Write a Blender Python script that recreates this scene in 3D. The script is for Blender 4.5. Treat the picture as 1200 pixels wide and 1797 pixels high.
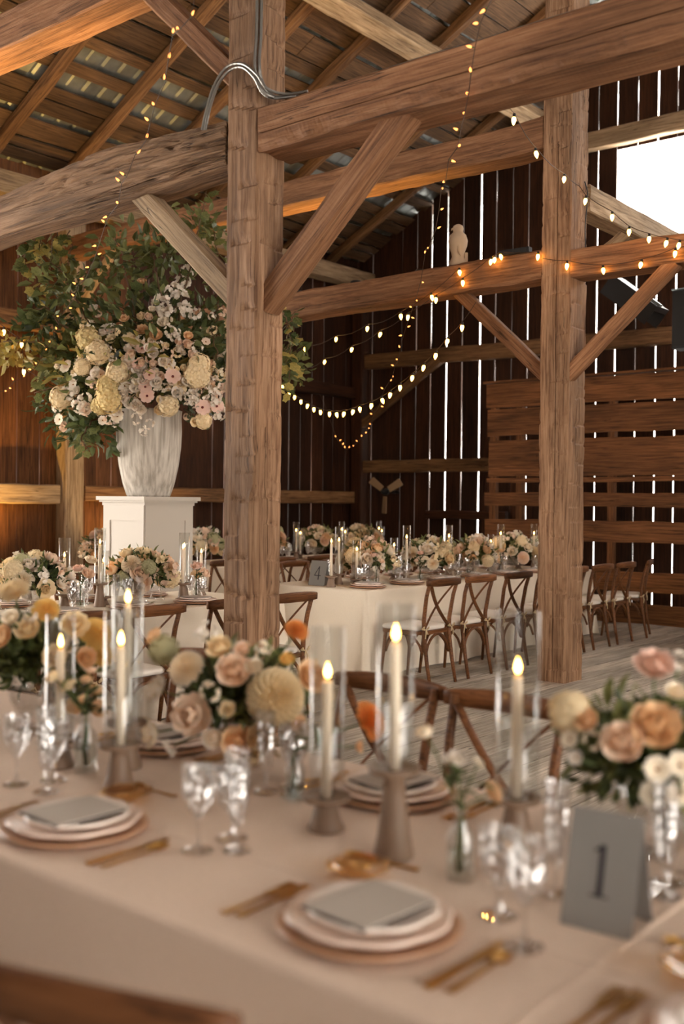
import bpy, math, random
from mathutils import Vector, Matrix, noise
S = bpy.context.scene
COL = S.collection
for o in list(bpy.data.objects): bpy.data.objects.remove(o)
# ------------------------------------------------------------------ camera
FPX = 1850.0; TH = math.radians(39.3); EYE = 1.53; ROLL = math.radians(0.6); PIT = math.atan(18.5/FPX)
F0 = Vector((-math.sin(TH), math.cos(TH), 0)); R0 = Vector((math.cos(TH), math.sin(TH), 0)); U0 = Vector((0, 0, 1))
CF = F0*math.cos(PIT)-U0*math.sin(PIT); CU1 = U0*math.cos(PIT)+F0*math.sin(PIT)
CR = R0*math.cos(ROLL)+CU1*math.sin(ROLL); CU = CU1*math.cos(ROLL)-R0*math.sin(ROLL)
EYEP = Vector((0, 0, EYE))
cam = bpy.data.cameras.new('camera'); cam.sensor_fit = 'HORIZONTAL'; cam.sensor_width = 24.0
cam.lens = FPX/1200*24.0; cam.clip_start = 0.05; cam.clip_end = 300
cam.dof.use_dof = True; cam.dof.focus_distance = 7.4; cam.dof.aperture_fstop = 1.7
camo = bpy.data.objects.new('camera', cam); COL.objects.link(camo)
M3 = Matrix((CR, CU, -CF)).transposed()
camo.matrix_world = Matrix.Translation(EYEP) @ M3.to_4x4()
S.camera = camo
# ------------------------------------------------------------------ world: bright overcast sky
W = bpy.data.worlds.new('overcast_sky'); S.world = W; W.use_nodes = True
bg = W.node_tree.nodes['Background']; bg.inputs[0].default_value = (1.0, 0.925, 0.835, 1); bg.inputs[1].default_value = 12.5
S.view_settings.view_transform = 'Standard'; S.view_settings.look = 'None'
S.view_settings.exposure = 0.2; S.view_settings.gamma = 1.0; S.view_settings.use_curve_mapping = False
# ------------------------------------------------------------------ measuring helpers (sight line -> real point)
def ray(x, y): return CF + CR*((x-600)/FPX) + CU*((898.5-y)/FPX)
def pz(x, y, z): r = ray(x, y); return EYEP + r*((z-EYE)/r.z)
def pX(x, y, X): r = ray(x, y); return EYEP + r*(X/r.x)
def pY(x, y, Y): r = ray(x, y); return EYEP + r*(Y/r.y)
def pd(x, y, d): return EYEP + ray(x, y)*d
def depth(p): return (Vector(p)-EYEP).dot(CF)
RND = random.Random(7)
def srgb(h):
    c = [int(h[i:i+2], 16)/255 for i in (0, 2, 4)]
    return tuple((v/12.92 if v <= .04045 else ((v+.055)/1.055)**2.4) for v in c)
# ------------------------------------------------------------------ materials
MATS = {}
def newmat(n):
    m = bpy.data.materials.new(n); m.use_nodes = True; m.node_tree.nodes.clear(); MATS[n] = m
    nt = m.node_tree; out = nt.nodes.new('ShaderNodeOutputMaterial')
    return m, nt, out
def N(nt, t, **k):
    n = nt.nodes.new(t)
    for a, b in k.items():
        if a.startswith('i_'):
            n.inputs[int(a[2:])].default_value = b
        else: setattr(n, a, b)
    return n
def bsdf(nt, out, col, rough=.6, metal=0., spec=.3):
    b = N(nt, 'ShaderNodeBsdfPrincipled'); b.inputs['Base Color'].default_value = (*col, 1)
    b.inputs['Roughness'].default_value = rough; b.inputs['Metallic'].default_value = metal
    b.inputs['Specular IOR Level'].default_value = spec
    nt.links.new(b.outputs[0], out.inputs[0]); return b
def ramp(nt, pts):
    r = N(nt, 'ShaderNodeValToRGB'); e = r.color_ramp.elements
    while len(e) < len(pts): e.new(.5)
    for k, (p, c) in enumerate(pts): e[k].position = p; e[k].color = (*c, 1)
    return r
def wood(n, dark, mid, light, gs=1.0, rough=.75, bump=.5, crack=.75, var=.25, saw=0., bs=.01):
    m, nt, out = newmat(n); L = nt.links.new
    b = bsdf(nt, out, mid, rough, 0, .25)
    tc = N(nt, 'ShaderNodeTexCoord'); oi = N(nt, 'ShaderNodeObjectInfo')
    off = N(nt, 'ShaderNodeVectorMath', operation='SCALE'); off.inputs[0].default_value = (37, 11, 23); L(oi.outputs['Random'], off.inputs['Scale'])
    add = N(nt, 'ShaderNodeVectorMath', operation='ADD'); L(tc.outputs['Object'], add.inputs[0]); L(off.outputs[0], add.inputs[1])
    def mp(s):
        q = N(nt, 'ShaderNodeMapping'); q.inputs['Scale'].default_value = s; L(add.outputs[0], q.inputs[0]); return q
    n1 = N(nt, 'ShaderNodeTexNoise'); n1.inputs['Scale'].default_value = 1; n1.inputs['Detail'].default_value = 7; n1.inputs['Roughness'].default_value = .65; n1.inputs['Distortion'].default_value = .5
    L(mp((2.2*gs, 48*gs, 48*gs)).outputs[0], n1.inputs['Vector'])
    r1 = ramp(nt, [(.30, dark), (.5, mid), (.72, light)]); L(n1.outputs[0], r1.inputs[0])
    n2 = N(nt, 'ShaderNodeTexNoise'); n2.inputs['Scale'].default_value = 1; n2.inputs['Detail'].default_value = 3
    L(mp((.9, 4, 4)).outputs[0], n2.inputs['Vector'])
    r2 = ramp(nt, [(.3, (.62, .6, .58)), (.7, (1.25, 1.22, 1.2))]); L(n2.outputs[0], r2.inputs[0])
    mu = N(nt, 'ShaderNodeMix', data_type='RGBA', blend_type='MULTIPLY'); mu.inputs[0].default_value = 1; L(r1.outputs[0], mu.inputs[6]); L(r2.outputs[0], mu.inputs[7])
    n3 = N(nt, 'ShaderNodeTexNoise'); n3.inputs['Scale'].default_value = 1; n3.inputs['Detail'].default_value = 2; n3.inputs['Distortion'].default_value = .3
    L(mp((.7, 22, 22)).outputs[0], n3.inputs['Vector'])
    r3 = ramp(nt, [(.485, (1, 1, 1)), (.5, (1-crack, 1-crack, 1-crack)), (.515, (1, 1, 1))]); L(n3.outputs[0], r3.inputs[0])
    n4 = N(nt, 'ShaderNodeTexNoise'); n4.inputs['Scale'].default_value = 1; L(mp((1.1, 3, 3)).outputs[0], n4.inputs['Vector'])
    r4 = ramp(nt, [(.52, (0, 0, 0)), (.6, (1, 1, 1))]); L(n4.outputs[0], r4.inputs[0])
    mc = N(nt, 'ShaderNodeMix', data_type='RGBA'); mc.inputs[6].default_value = (1, 1, 1, 1); L(r4.outputs[0], mc.inputs[0]); L(r3.outputs[0], mc.inputs[7])
    mu2 = N(nt, 'ShaderNodeMix', data_type='RGBA', blend_type='MULTIPLY'); mu2.inputs[0].default_value = 1; L(mu.outputs[2], mu2.inputs[6]); L(mc.outputs[2], mu2.inputs[7])
    hs = N(nt, 'ShaderNodeHueSaturation'); L(mu2.outputs[2], hs.inputs['Color'])
    mr = N(nt, 'ShaderNodeMapRange'); mr.inputs[3].default_value = 1-var; mr.inputs[4].default_value = 1+var; L(oi.outputs['Random'], mr.inputs[0]); L(mr.outputs[0], hs.inputs['Value'])
    L(hs.outputs[0], b.inputs['Base Color'])
    h = N(nt, 'ShaderNodeMath', operation='MULTIPLY'); L(n1.outputs[0], h.inputs[0]); L(mc.outputs[2], h.inputs[1])
    last = h
    if saw:
        wv = N(nt, 'ShaderNodeTexWave', wave_type='BANDS', bands_direction='DIAGONAL'); wv.inputs['Scale'].default_value = saw; wv.inputs['Distortion'].default_value = 3; wv.inputs['Detail'].default_value = 2
        L(mp((1, .2, .45)).outputs[0], wv.inputs['Vector'])
        ad = N(nt, 'ShaderNodeMath', operation='MULTIPLY_ADD'); L(wv.outputs[0], ad.inputs[0]); ad.inputs[1].default_value = .12; L(h.outputs[0], ad.inputs[2]); last = ad
    bp = N(nt, 'ShaderNodeBump'); bp.inputs['Strength'].default_value = bump; bp.inputs['Distance'].default_value = bs; L(last.outputs[0], bp.inputs['Height']); L(bp.outputs[0], b.inputs['Normal'])
    return m
wood('timber_hewn', srgb('573b29'), srgb('8f6e53'), srgb('ae8c70'), bump=.55, crack=.8, var=.06)
wood('timber_sawn', srgb('543725'), srgb('876043'), srgb('a37b5c'), bump=.5, crack=.8, var=.08, saw=24)
wood('timber_grey', srgb('6a5542'), srgb('ad9373'), srgb('c9b193'), bump=.6, crack=.8, var=.1)
wood('timber_brown', srgb('4a301c'), srgb('7c5a3b'), srgb('98734e'), bump=.5, crack=.7, var=.15)
wood('bark_log', srgb('4f3a28'), srgb('86674b'), srgb('a5866a'), gs=.8, bump=1., crack=.85, var=.05, bs=.03)
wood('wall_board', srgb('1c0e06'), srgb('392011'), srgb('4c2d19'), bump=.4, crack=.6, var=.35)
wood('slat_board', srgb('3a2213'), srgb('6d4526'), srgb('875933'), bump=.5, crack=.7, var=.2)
wood('roof_board', srgb('33251a'), srgb('5f4833'), srgb('765b41'), bump=.4, crack=.6, var=.3)
wood('floor_plank', srgb('8c8275'), srgb('b8ad9e'), srgb('d2c8ba'), bump=.6, crack=.85, var=.16)
wood('chair_wood', srgb('3b2212'), srgb('6a4326'), srgb('7c5232'), gs=1.6, rough=.5, bump=.15, crack=.2, var=.15)
def plain(n, col, rough=.5, metal=0., spec=.4, bump=0., bscale=60., vary=0., emit=None):
    m, nt, out = newmat(n); b = bsdf(nt, out, col, rough, metal, spec); L = nt.links.new
    if bump or vary:
        tc = N(nt, 'ShaderNodeTexCoord'); nz = N(nt, 'ShaderNodeTexNoise'); nz.inputs['Scale'].default_value = bscale; nz.inputs['Detail'].default_value = 4
        L(tc.outputs['Object'], nz.inputs['Vector'])
        if bump:
            bp = N(nt, 'ShaderNodeBump'); bp.inputs['Strength'].default_value = bump; bp.inputs['Distance'].default_value = .004; L(nz.outputs[0], bp.inputs['Height']); L(bp.outputs[0], b.inputs['Normal'])
        if vary:
            r = ramp(nt, [(.3, tuple(c*(1-vary) for c in col)), (.7, tuple(min(1, c*(1+vary)) for c in col))]); L(nz.outputs[0], r.inputs[0]); L(r.outputs[0], b.inputs['Base Color'])
    if emit: b.inputs['Emission Color'].default_value = (*emit[0], 1); b.inputs['Emission Strength'].default_value = emit[1]
    return m
plain('cloth', srgb('dcc5b2'), .9, 0, .1, bump=.25, bscale=260, vary=.06)
plain('cushion', srgb('e9dfd2'), .9, 0, .1, bump=.2, bscale=120)
plain('painted_white', srgb('bfb7ac'), .5, 0, .3)
plain('urn_stone', srgb('c9c2b6'), .8, 0, .2, bump=.4, bscale=25, vary=.08)
plain('taupe_ceramic', srgb('8a725f'), .45, 0, .4, bump=.1, bscale=40)
plain('wax', srgb('f2e0c8'), .45, 0, .4)
plain('wick', (.02, .015, .01), .9)
plain('charger_glaze', srgb('b58a6a'), .3, 0, .5)
plain('blush_glaze', srgb('eed6c6'), .15, 0, .6)
plain('ivory_glaze', srgb('f4e6da'), .12, 0, .6)
plain('card_grey', srgb('94918d'), .85, 0, .2)
plain('menu_stock', srgb('b5aba0'), .7, 0, .3)
plain('cloth_ivory', srgb('e6d8c4'), .9, 0, .1, bump=.25, bscale=260, vary=.05)
plain('card_dark', srgb('4b4644'), .85, 0, .2)
plain('ink', srgb('3d3a40'), .8)
plain('gold', srgb('c79a55'), .28, 1.)
plain('conduit_metal', srgb('8d8a85'), .4, .9)
plain('black_metal', (.012, .012, .013), .45, .2)
plain('black_cable', (.012, .011, .010), .6)
plain('brown_cable', srgb('3a2415'), .6)
plain('roof_metal', srgb('a3a8a6'), .42, .75, bump=.15, bscale=6, vary=.2)
plain('grey_metal', srgb('9fb0b6'), .3, .8)
plain('bird_plaster', srgb('b49c82'), .8, bump=.2, bscale=50)
plain('fan_blade', srgb('a08362'), .3, 0, .5)
plain('stem', srgb('4c5a2c'), .6)
plain('twig', srgb('5d4530'), .8)
plain('jute', srgb('cdb691'), .9)
def glass(n, tint=(1, 1, 1), base=.05, edge=.75, rough=.02, refr=0.):
    m, nt, out = newmat(n); L = nt.links.new
    t = N(nt, 'ShaderNodeBsdfTransparent'); t.inputs[0].default_value = (*tint, 1)
    g = N(nt, 'ShaderNodeBsdfGlossy'); g.inputs['Roughness'].default_value = rough; g.inputs[0].default_value = (1, 1, 1, 1)
    lw = N(nt, 'ShaderNodeLayerWeight'); lw.inputs[0].default_value = .5
    pw = N(nt, 'ShaderNodeMath', operation='POWER'); L(lw.outputs['Facing'], pw.inputs[0]); pw.inputs[1].default_value = 3.0
    ma = N(nt, 'ShaderNodeMath', operation='MULTIPLY_ADD'); L(pw.outputs[0], ma.inputs[0]); ma.inputs[1].default_value = edge; ma.inputs[2].default_value = base
    mx = N(nt, 'ShaderNodeMixShader'); L(ma.outputs[0], mx.inputs[0]); L(t.outputs[0], mx.inputs[1]); L(g.outputs[0], mx.inputs[2])
    last = mx
    if refr:
        rf = N(nt, 'ShaderNodeBsdfRefraction'); rf.inputs['IOR'].default_value = 1.4; rf.inputs['Roughness'].default_value = .0
        m2 = N(nt, 'ShaderNodeMixShader'); m2.inputs[0].default_value = refr; L(mx.outputs[0], m2.inputs[1]); L(rf.outputs[0], m2.inputs[2]); last = m2
    L(last.outputs[0], out.inputs[0]); return m
glass('clear_glass', (.96, .97, .97), .05, .45)
glass('crystal', (.95, .95, .95), .20, .6, .02)
glass('amber_glass', (.93, .74, .46), .10, .6)
glass('water', (.93, .96, .95), .03, .4)
def emitter(n, col, st):
    m, nt, out = newmat(n); e = N(nt, 'ShaderNodeEmission'); e.inputs[0].default_value = (*col, 1); e.inputs[1].default_value = st
    nt.links.new(e.outputs[0], out.inputs[0]); return m
emitter('flame', (1.0, .50, .10), 34)
emitter('bulb_glow', (1.0, .47, .075), 30)
emitter('mini_glow', (1.0, .30, .07), 4.5)
emitter('lamp_glow', (1.0, .5, .14), 20)
def petalmat():
    m, nt, out = newmat('petal'); L = nt.links.new
    oi = N(nt, 'ShaderNodeObjectInfo'); tc = N(nt, 'ShaderNodeTexCoord')
    ln = N(nt, 'ShaderNodeVectorMath', operation='LENGTH'); L(tc.outputs['Object'], ln.inputs[0])
    mr = N(nt, 'ShaderNodeMapRange'); mr.inputs[1].default_value = .25; mr.inputs[2].default_value = .95; mr.inputs[3].default_value = 1; mr.inputs[4].default_value = 0; L(ln.outputs['Value'], mr.inputs[0])
    ml = N(nt, 'ShaderNodeMath', operation='MULTIPLY'); L(mr.outputs[0], ml.inputs[0]); L(oi.outputs['Alpha'], ml.inputs[1])
    core = N(nt, 'ShaderNodeMix', data_type='RGBA', blend_type='MULTIPLY'); core.inputs[0].default_value = 1; core.inputs[7].default_value = (1.0, .82, .56, 1); L(oi.outputs['Color'], core.inputs[6])
    mx = N(nt, 'ShaderNodeMix', data_type='RGBA'); L(ml.outputs[0], mx.inputs[0]); L(oi.outputs['Color'], mx.inputs[6]); L(core.outputs[2], mx.inputs[7])
    d = N(nt, 'ShaderNodeBsdfDiffuse'); t = N(nt, 'ShaderNodeBsdfTranslucent'); L(mx.outputs[2], d.inputs[0]); L(mx.outputs[2], t.inputs[0])
    s = N(nt, 'ShaderNodeMixShader'); s.inputs[0].default_value = .3; L(d.outputs[0], s.inputs[1]); L(t.outputs[0], s.inputs[2]); L(s.outputs[0], out.inputs[0])
petalmat()
def leafmat(n, c1, c2, sc):
    m, nt, out = newmat(n); L = nt.links.new
    tc = N(nt, 'ShaderNodeTexCoord'); oi = N(nt, 'ShaderNodeObjectInfo')
    nz = N(nt, 'ShaderNodeTexNoise'); nz.inputs['Scale'].default_value = sc; L(tc.outputs['Object'], nz.inputs['Vector'])
    ad = N(nt, 'ShaderNodeMath', operation='MULTIPLY_ADD'); L(oi.outputs['Random'], ad.inputs[0]); ad.inputs[1].default_value = .3; L(nz.outputs[0], ad.inputs[2])
    r = ramp(nt, [(.4, c1), (.9, c2)]); L(ad.outputs[0], r.inputs[0])
    b = N(nt, 'ShaderNodeBsdfPrincipled'); b.inputs['Roughness'].default_value = .45; b.inputs['Specular IOR Level'].default_value = .4; L(r.outputs[0], b.inputs['Base Color'])
    t = N(nt, 'ShaderNodeBsdfTranslucent'); L(r.outputs[0], t.inputs[0])
    s = N(nt, 'ShaderNodeMixShader'); s.inputs[0].default_value = .25; L(b.outputs[0], s.inputs[1]); L(t.outputs[0], s.inputs[2]); L(s.outputs[0], out.inputs[0])
leafmat('leaf_dark', srgb('333d24'), srgb('626d40'), 9)
leafmat('leaf_olive', srgb('47532e'), srgb('858650'), 7)
leafmat('leaf_gold', srgb('84783e'), srgb('b9a35a'), 7)
# ------------------------------------------------------------------ mesh helpers
class MB:
    def __init__(s): s.v = []; s.f = []
    def add(s, vs, fs, M=None):
        o = len(s.v)
        for p in vs: s.v.append(tuple(M @ Vector(p)) if M is not None else tuple(p))
        for q in fs: s.f.append(tuple(i+o for i in q))
        return s
    def box(s, c, d, M=None):
        x, y, z = (k/2 for k in d); cx, cy, cz = c
        vs = [(cx+i*x, cy+j*y, cz+k*z) for i in (-1, 1) for j in (-1, 1) for k in (-1, 1)]
        return s.add(vs, [(0, 1, 3, 2), (4, 6, 7, 5), (0, 4, 5, 1), (2, 3, 7, 6), (0, 2, 6, 4), (1, 5, 7, 3)], M)
    def lathe(s, prof, n=24, c=(0, 0, 0), cap0=False, cap1=False, M=None, ph=0., squ=None):
        vs = []; fs = []
        for r, z in prof:
            for i in range(n):
                a = 2*math.pi*i/n+ph; rr = r if squ is None else r*squ(a, z)
                vs.append((c[0]+rr*math.cos(a), c[1]+rr*math.sin(a), c[2]+z))
        for j in range(len(prof)-1):
            for i in range(n):
                fs.append((j*n+i, j*n+(i+1) % n, (j+1)*n+(i+1) % n, (j+1)*n+i))
        if cap0: fs.append(tuple(range(n-1, -1, -1)))
        if cap1: k = (len(prof)-1)*n; fs.append(tuple(range(k, k+n)))
        return s.add(vs, fs, M)
    def tube(s, pts, r, n=6, cap=True, M=None, flat=1., up=None):
        pts = [Vector(p) for p in pts]; vs = []; fs = []; prev = up
        rs = r if isinstance(r, (list, tuple)) else [r]*len(pts)
        for i, p in enumerate(pts):
            t = (pts[min(i+1, len(pts)-1)]-pts[max(i-1, 0)])
            t = t.normalized() if t.length > 1e-9 else Vector((0, 0, 1))
            if prev is None: prev = Vector((0, 0, 1)) if abs(t.z) < .9 else Vector((1, 0, 0))
            a = (Vector(prev)-t*Vector(prev).dot(t)).normalized(); b = t.cross(a); prev = a
            for k in range(n):
                g = 2*math.pi*k/n+math.pi/n
                vs.append(p+a*(rs[i]*math.cos(g))+b*(rs[i]*flat*math.sin(g)))
        for j in range(len(pts)-1):
            for i in range(n): fs.append((j*n+i, j*n+(i+1) % n, (j+1)*n+(i+1) % n, (j+1)*n+i))
        if cap: fs.append(tuple(range(n-1, -1, -1))); k = (len(pts)-1)*n; fs.append(tuple(range(k, k+n)))
        return s.add(vs, fs, M)
    def prism(s, poly, z0, z1, M=None):
        n = len(poly); vs = [(x, y, z0) for x, y in poly]+[(x, y, z1) for x, y in poly]
        return s.add(vs, [tuple(range(n-1, -1, -1)), tuple(range(n, 2*n))]+[(i, (i+1) % n, n+(i+1) % n, n+i) for i in range(n)], M)
    def mesh(s, name, mat, smooth=False):
        m = bpy.data.meshes.new(name); m.from_pydata(s.v, [], s.f); m.update()
        if isinstance(mat, str): mat = MATS[mat]
        m.materials.append(mat)
        if smooth: m.polygons.foreach_set('use_smooth', [True]*len(m.polygons))
        return m
    def build(s, name, mat, parent=None, smooth=False, M=None): return obj(name, s.mesh(name, mat, smooth), parent, M)
def obj(name, mesh, parent=None, M=None):
    o = bpy.data.objects.new(name, mesh); COL.objects.link(o)
    if parent: o.parent = parent
    if M is not None: o.matrix_local = M
    return o
def tag(o, label=None, cat=None, group=None, kind=None):
    if label: o['label'] = label
    if cat: o['category'] = cat
    if group: o['group'] = group
    if kind: o['kind'] = kind
    return o
def thing(name, label, cat, loc=(0, 0, 0), rz=0., group=None):
    o = bpy.data.objects.new(name, None); o.empty_display_size = .05; COL.objects.link(o)
    o.location = loc; o.rotation_euler = (0, 0, rz); return tag(o, label, cat, group)
def copy_tree(o, parent=None):
    c = o.copy(); COL.objects.link(c); c.parent = parent
    for ch in list(o.children): copy_tree(ch, c)
    return c
def place(proto, loc, rz=0., label=None, group=None, used=set()):
    if proto.name in used: o = copy_tree(proto)
    else: used.add(proto.name); o = proto
    o.location = loc; o.rotation_euler = (0, 0, rz)
    if label: o['label'] = label
    if group: o['group'] = group
    return o
def T(x, y, z): return Matrix.Translation((x, y, z))
def RZ(a): return Matrix.Rotation(a, 4, 'Z')
def axis(p0, p1, up=(0, 0, 1)):
    p0 = Vector(p0); x = (Vector(p1)-p0); L = x.length; x.normalize(); u = Vector(up)
    y = u.cross(x); y.normalize(); z = x.cross(y)
    m = Matrix((x, y, z)).transposed().to_4x4(); m.translation = p0
    return m, L
ORD = ['first', 'second', 'third', 'fourth', 'fifth', 'sixth', 'seventh', 'eighth', 'ninth', 'tenth', 'eleventh', 'twelfth']
# hewn / sawn timber, grain along local X
def timber(name, p0, p1, w, h, mat, up=(0, 0, 1), step=.06, k=4, amp=.004, cuts=0., ch=.012, seed=0, bow=0., parent=None, wave=0., wany=None, taper=0., chz=None, split=None):
    M, L = axis(p0, p1, up); rng = random.Random(seed*131+5); n = max(2, int(L/step)); vs = []; fs = []
    cl = []
    for sd in range(4):
        c = []; x = rng.random()*.2
        while cuts and x < L: c.append((x, rng.uniform(-.5, .1), rng.uniform(.5, 1.3), rng.uniform(-.7, .2), rng.uniform(.5, 1.4))); x += rng.uniform(.10, .26)
        cl.append(c)
    for i in range(n+1):
        x = L*i/n; cc = ch; cn = ch
        if chz and x < chz[1]: cn = ch+(chz[2]-ch)*min(1, (chz[1]-x)/.08)
        tp = 1-taper*x/L
        hw, hh = w/2*tp, h/2*tp
        base = []
        for sd, (ax, bx) in enumerate((((-hw+cc, -hh), (hw-cc, -hh)), ((hw, -hh+cc), (hw, hh-cc)), ((hw-cc, hh), (-hw+cn, hh)), ((-hw, hh-cn), (-hw, -hh+cc)))):
            nr = ((0, -1), (1, 0), (0, 1), (-1, 0))[sd]
            for j in range(k+1):
                t = j/k; sp = 0.
                if split and split[0] == sd and split[3] < x < split[4]:
                    ts = split[1]+split[2]*x+.03*noise.noise((x*.8, seed, 0)); jj = min(k-1, max(1, round(ts*k)))
                    if j == jj: t = ts; sp = .03
                    elif j == jj-1: t = ts-.016
                    elif j == jj+1: t = ts+.016
                y = ax[0]+(bx[0]-ax[0])*t; z = ax[1]+(bx[1]-ax[1])*t
                d = amp*noise.noise((x*3+seed*7.1, y*9, z*9+sd))*1.6 + amp*.6*noise.noise((x*14, y*26+seed, z*26))
                d -= sp
                if wany and sd == 3 and t > .72: d += (t-.72)*.09*noise.noise((x*9, t*6, seed))-.01*max(0, noise.noise((x*2.5, 5, seed)))
                if cuts:
                    for (xc, a, wd, s0, dp) in cl[sd]:
                        if t-.5 < a or t-.5 > a+wd: continue
                        q = x-(xc+s0*.09*(t-.5))
                        if 0 <= q < .07: d -= cuts*dp*(1-q/.07)**2
                if wany and wany[0] == sd:
                    d -= wany[1]*max(0, noise.noise((x*1.7+seed, t*2.2, 3.3))+.1)*(abs(t-wany[2]) < .5)
                base.append((y+nr[0]*d, z+nr[1]*d))
        oy = bow*math.sin(math.pi*x/L); oz = wave*noise.noise((x*.9+seed*3, 0, 0))
        vs += [(x, y, z+oy+oz) for y, z in base]
    m = 4*(k+1)
    for i in range(n):
        for j in range(m): fs.append((i*m+j, i*m+(j+1) % m, (i+1)*m+(j+1) % m, (i+1)*m+j))
    fs.append(tuple(range(m-1, -1, -1))); fs.append(tuple(range(n*m, n*m+m)))
    b = MB(); b.v = vs; b.f = fs
    o = b.build(name, mat, parent)
    if parent is None: o.matrix_world = M
    else: o.matrix_local = M
    return o
def plank(name, p0, p1, w, t, mat, up, parent=None, seed=0, seg=5, wig=.006):
    """board: length along local X, width w along local Y, thickness t along Z, edges a little uneven"""
    M, L = axis(p0, p1, up); rng = random.Random(seed); b = MB(); vs = []
    for i in range(seg+1):
        x = L*i/seg; a = w/2+rng.uniform(-wig, wig); c = w/2+rng.uniform(-wig, wig)
        vs += [(x, -a, -t/2), (x, c, -t/2), (x, c, t/2), (x, -a, t/2)]
    fs = [(3, 2, 1, 0), tuple(seg*4+q for q in range(4))]
    for i in range(seg):
        for j in range(4): fs.append((i*4+j, i*4+(j+1) % 4, (i+1)*4+(j+1) % 4, (i+1)*4+j))
    b.add(vs, fs); o = b.build(name, mat, parent); o.matrix_local = M
    return o
# ================================================================== SETTING
XW, YG = -11.45, 14.40           # left wall, gable wall
SL = .53                         # roof pitch
def roofz(x): return 5.62 + SL*(x+11.2)
RIDGE = -0.4
# floor
fl = thing('floor', None, None); tag(fl, kind='structure')
x = XW; i = 0
while x < 7.2:
    w = RND.uniform(.24, .33); y = -7+RND.uniform(-1, 0)
    while y < YG:
        y2 = min(YG, y+RND.uniform(3.5, 6.5)); i += 1
        plank('plank', (x+w/2, y, -.0225+RND.uniform(-.004, .0)), (x+w/2, y2-.006, -.0225+RND.uniform(-.004, .0)), w-.012, .045, 'floor_plank', (0, 0, 1), fl, i, 6, .002); y = y2
    x += w
MB().box((-2.1, 3.5, -.12), (19.5, 23, .12)).build('subfloor', 'wall_board', fl)
# gable wall with the bright opening
gw = thing('wall_back', None, None); tag(gw, kind='structure')
x = XW; i = 0; OPX0, OPX1, OPZ0, OPZ1 = -6.62, 1.4, 5.24, 6.68
while x < 7.0:
    w = RND.choice((.27, .29, .3, .31, .33)); g = RND.choice((.012, .018, .022, .025, .028, .03)) if x > -10.6 else .006
    if RND.random() < .25: g = .005
    i += 1; xc = x+w/2; zt = min(roofz(xc), roofz(RIDGE)-SL*max(0, xc-RIDGE))+.32
    zz = RND.uniform(1.30, 1.42) if xc < -5 else 2.0
    segs = [(-.05, zt)]
    if OPX0 < xc < OPX1: segs = [(-.05, OPZ0), (OPZ1, zt)]
    for a, b_ in segs:
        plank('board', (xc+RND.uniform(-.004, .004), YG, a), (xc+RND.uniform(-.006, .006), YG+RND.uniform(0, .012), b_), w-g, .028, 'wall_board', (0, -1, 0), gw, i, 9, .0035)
    x += w
# left wall
lw = thing('wall_left', None, None); tag(lw, kind='structure')
y = -7.0; i = 0
while y < YG:
    w = RND.choice((.25, .28, .3, .33)); i += 1
    g = RND.choice((.003, .003, .004, .006, .012)) if y < 10.5 else RND.choice((.004, .01, .018, .024))
    z0_ = 4.8 if -.9 < y < 3.6 else -.05      # wide doorway added to let daylight in, beyond the left edge of the frame
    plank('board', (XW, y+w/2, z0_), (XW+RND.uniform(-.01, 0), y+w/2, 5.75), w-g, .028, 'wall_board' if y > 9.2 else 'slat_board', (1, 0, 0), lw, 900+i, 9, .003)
    y += w
# ceiling: metal sheets on skip sheathing on rafters
ce = thing('ceiling', None, None); tag(ce, kind='structure')
SLV = Vector((1, 0, SL)).normalized(); NRM = Vector((-SL, 0, 1)).normalized()
EAVE = Vector((-11.75, 0, roofz(-11.75))); SLEN = (RIDGE-EAVE.x)/SLV.x
ys = -7.0; i = 0
while ys < YG+.3:
    i += 1; b = MB(); sw = .92; n = 24; t0 = EAVE+NRM*.165; vs = []
    for q in range(n+1):
        yy = ys+sw*q/n; hgt = .012*(1 if (q % 6) in (0,) else 0)+.0005*i
        vs += [t0+Vector((0, yy, 0))+NRM*hgt, t0+SLV*SLEN+Vector((0, yy, 0))+NRM*hgt]
    b.add(vs, [(2*q, 2*q+2, 2*q+3, 2*q+1) for q in range(n)]); b.build('metal_sheet', 'roof_metal', ce); ys += .9
s = .15; i = 0
while s < SLEN-.1:
    w = RND.choice((.14, .18, .22, .28, .34)); i += 1
    p = EAVE+SLV*(s+w/2)+NRM*.128
    ya = -7.0
    while ya < YG+.2:
        yb = min(YG+.25, ya+RND.uniform(3.5, 6)); plank('sheathing_board', p+Vector((0, ya, 0)), p+Vector((0, yb-.01, 0)), w, .024, 'roof_board', NRM, ce, 2000+i*7+int(ya), 6, .012); ya = yb
    s += w+RND.choice((.02, .04, .10, .24, .3))
RAF = []
yr = 7.09-1.08*13; i = 0
while yr < YG:
    i += 1; a = EAVE+SLV*.2+Vector((0, yr, 0))+NRM*.05; bb = EAVE+SLV*(SLEN)+Vector((0, yr, 0))+NRM*.05
    timber('rafter', a, bb, .145, .14, 'timber_brown', up=NRM, step=.4, k=3, amp=.012, ch=.03, seed=300+i, parent=ce, wave=.03); yr += 1.08
# far slope of the roof, out of view, put in to block sky light
b = MB(); b.box((0, 0, 0), (12.5, 22, .03)); o = b.build('roof_slope', 'roof_board', ce, M=Matrix.Translation((5.35, 3.5, roofz(RIDGE)+.1-SL*5.75+.12)) @ Matrix.Rotation(math.atan(SL), 4, 'Y'))
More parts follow.
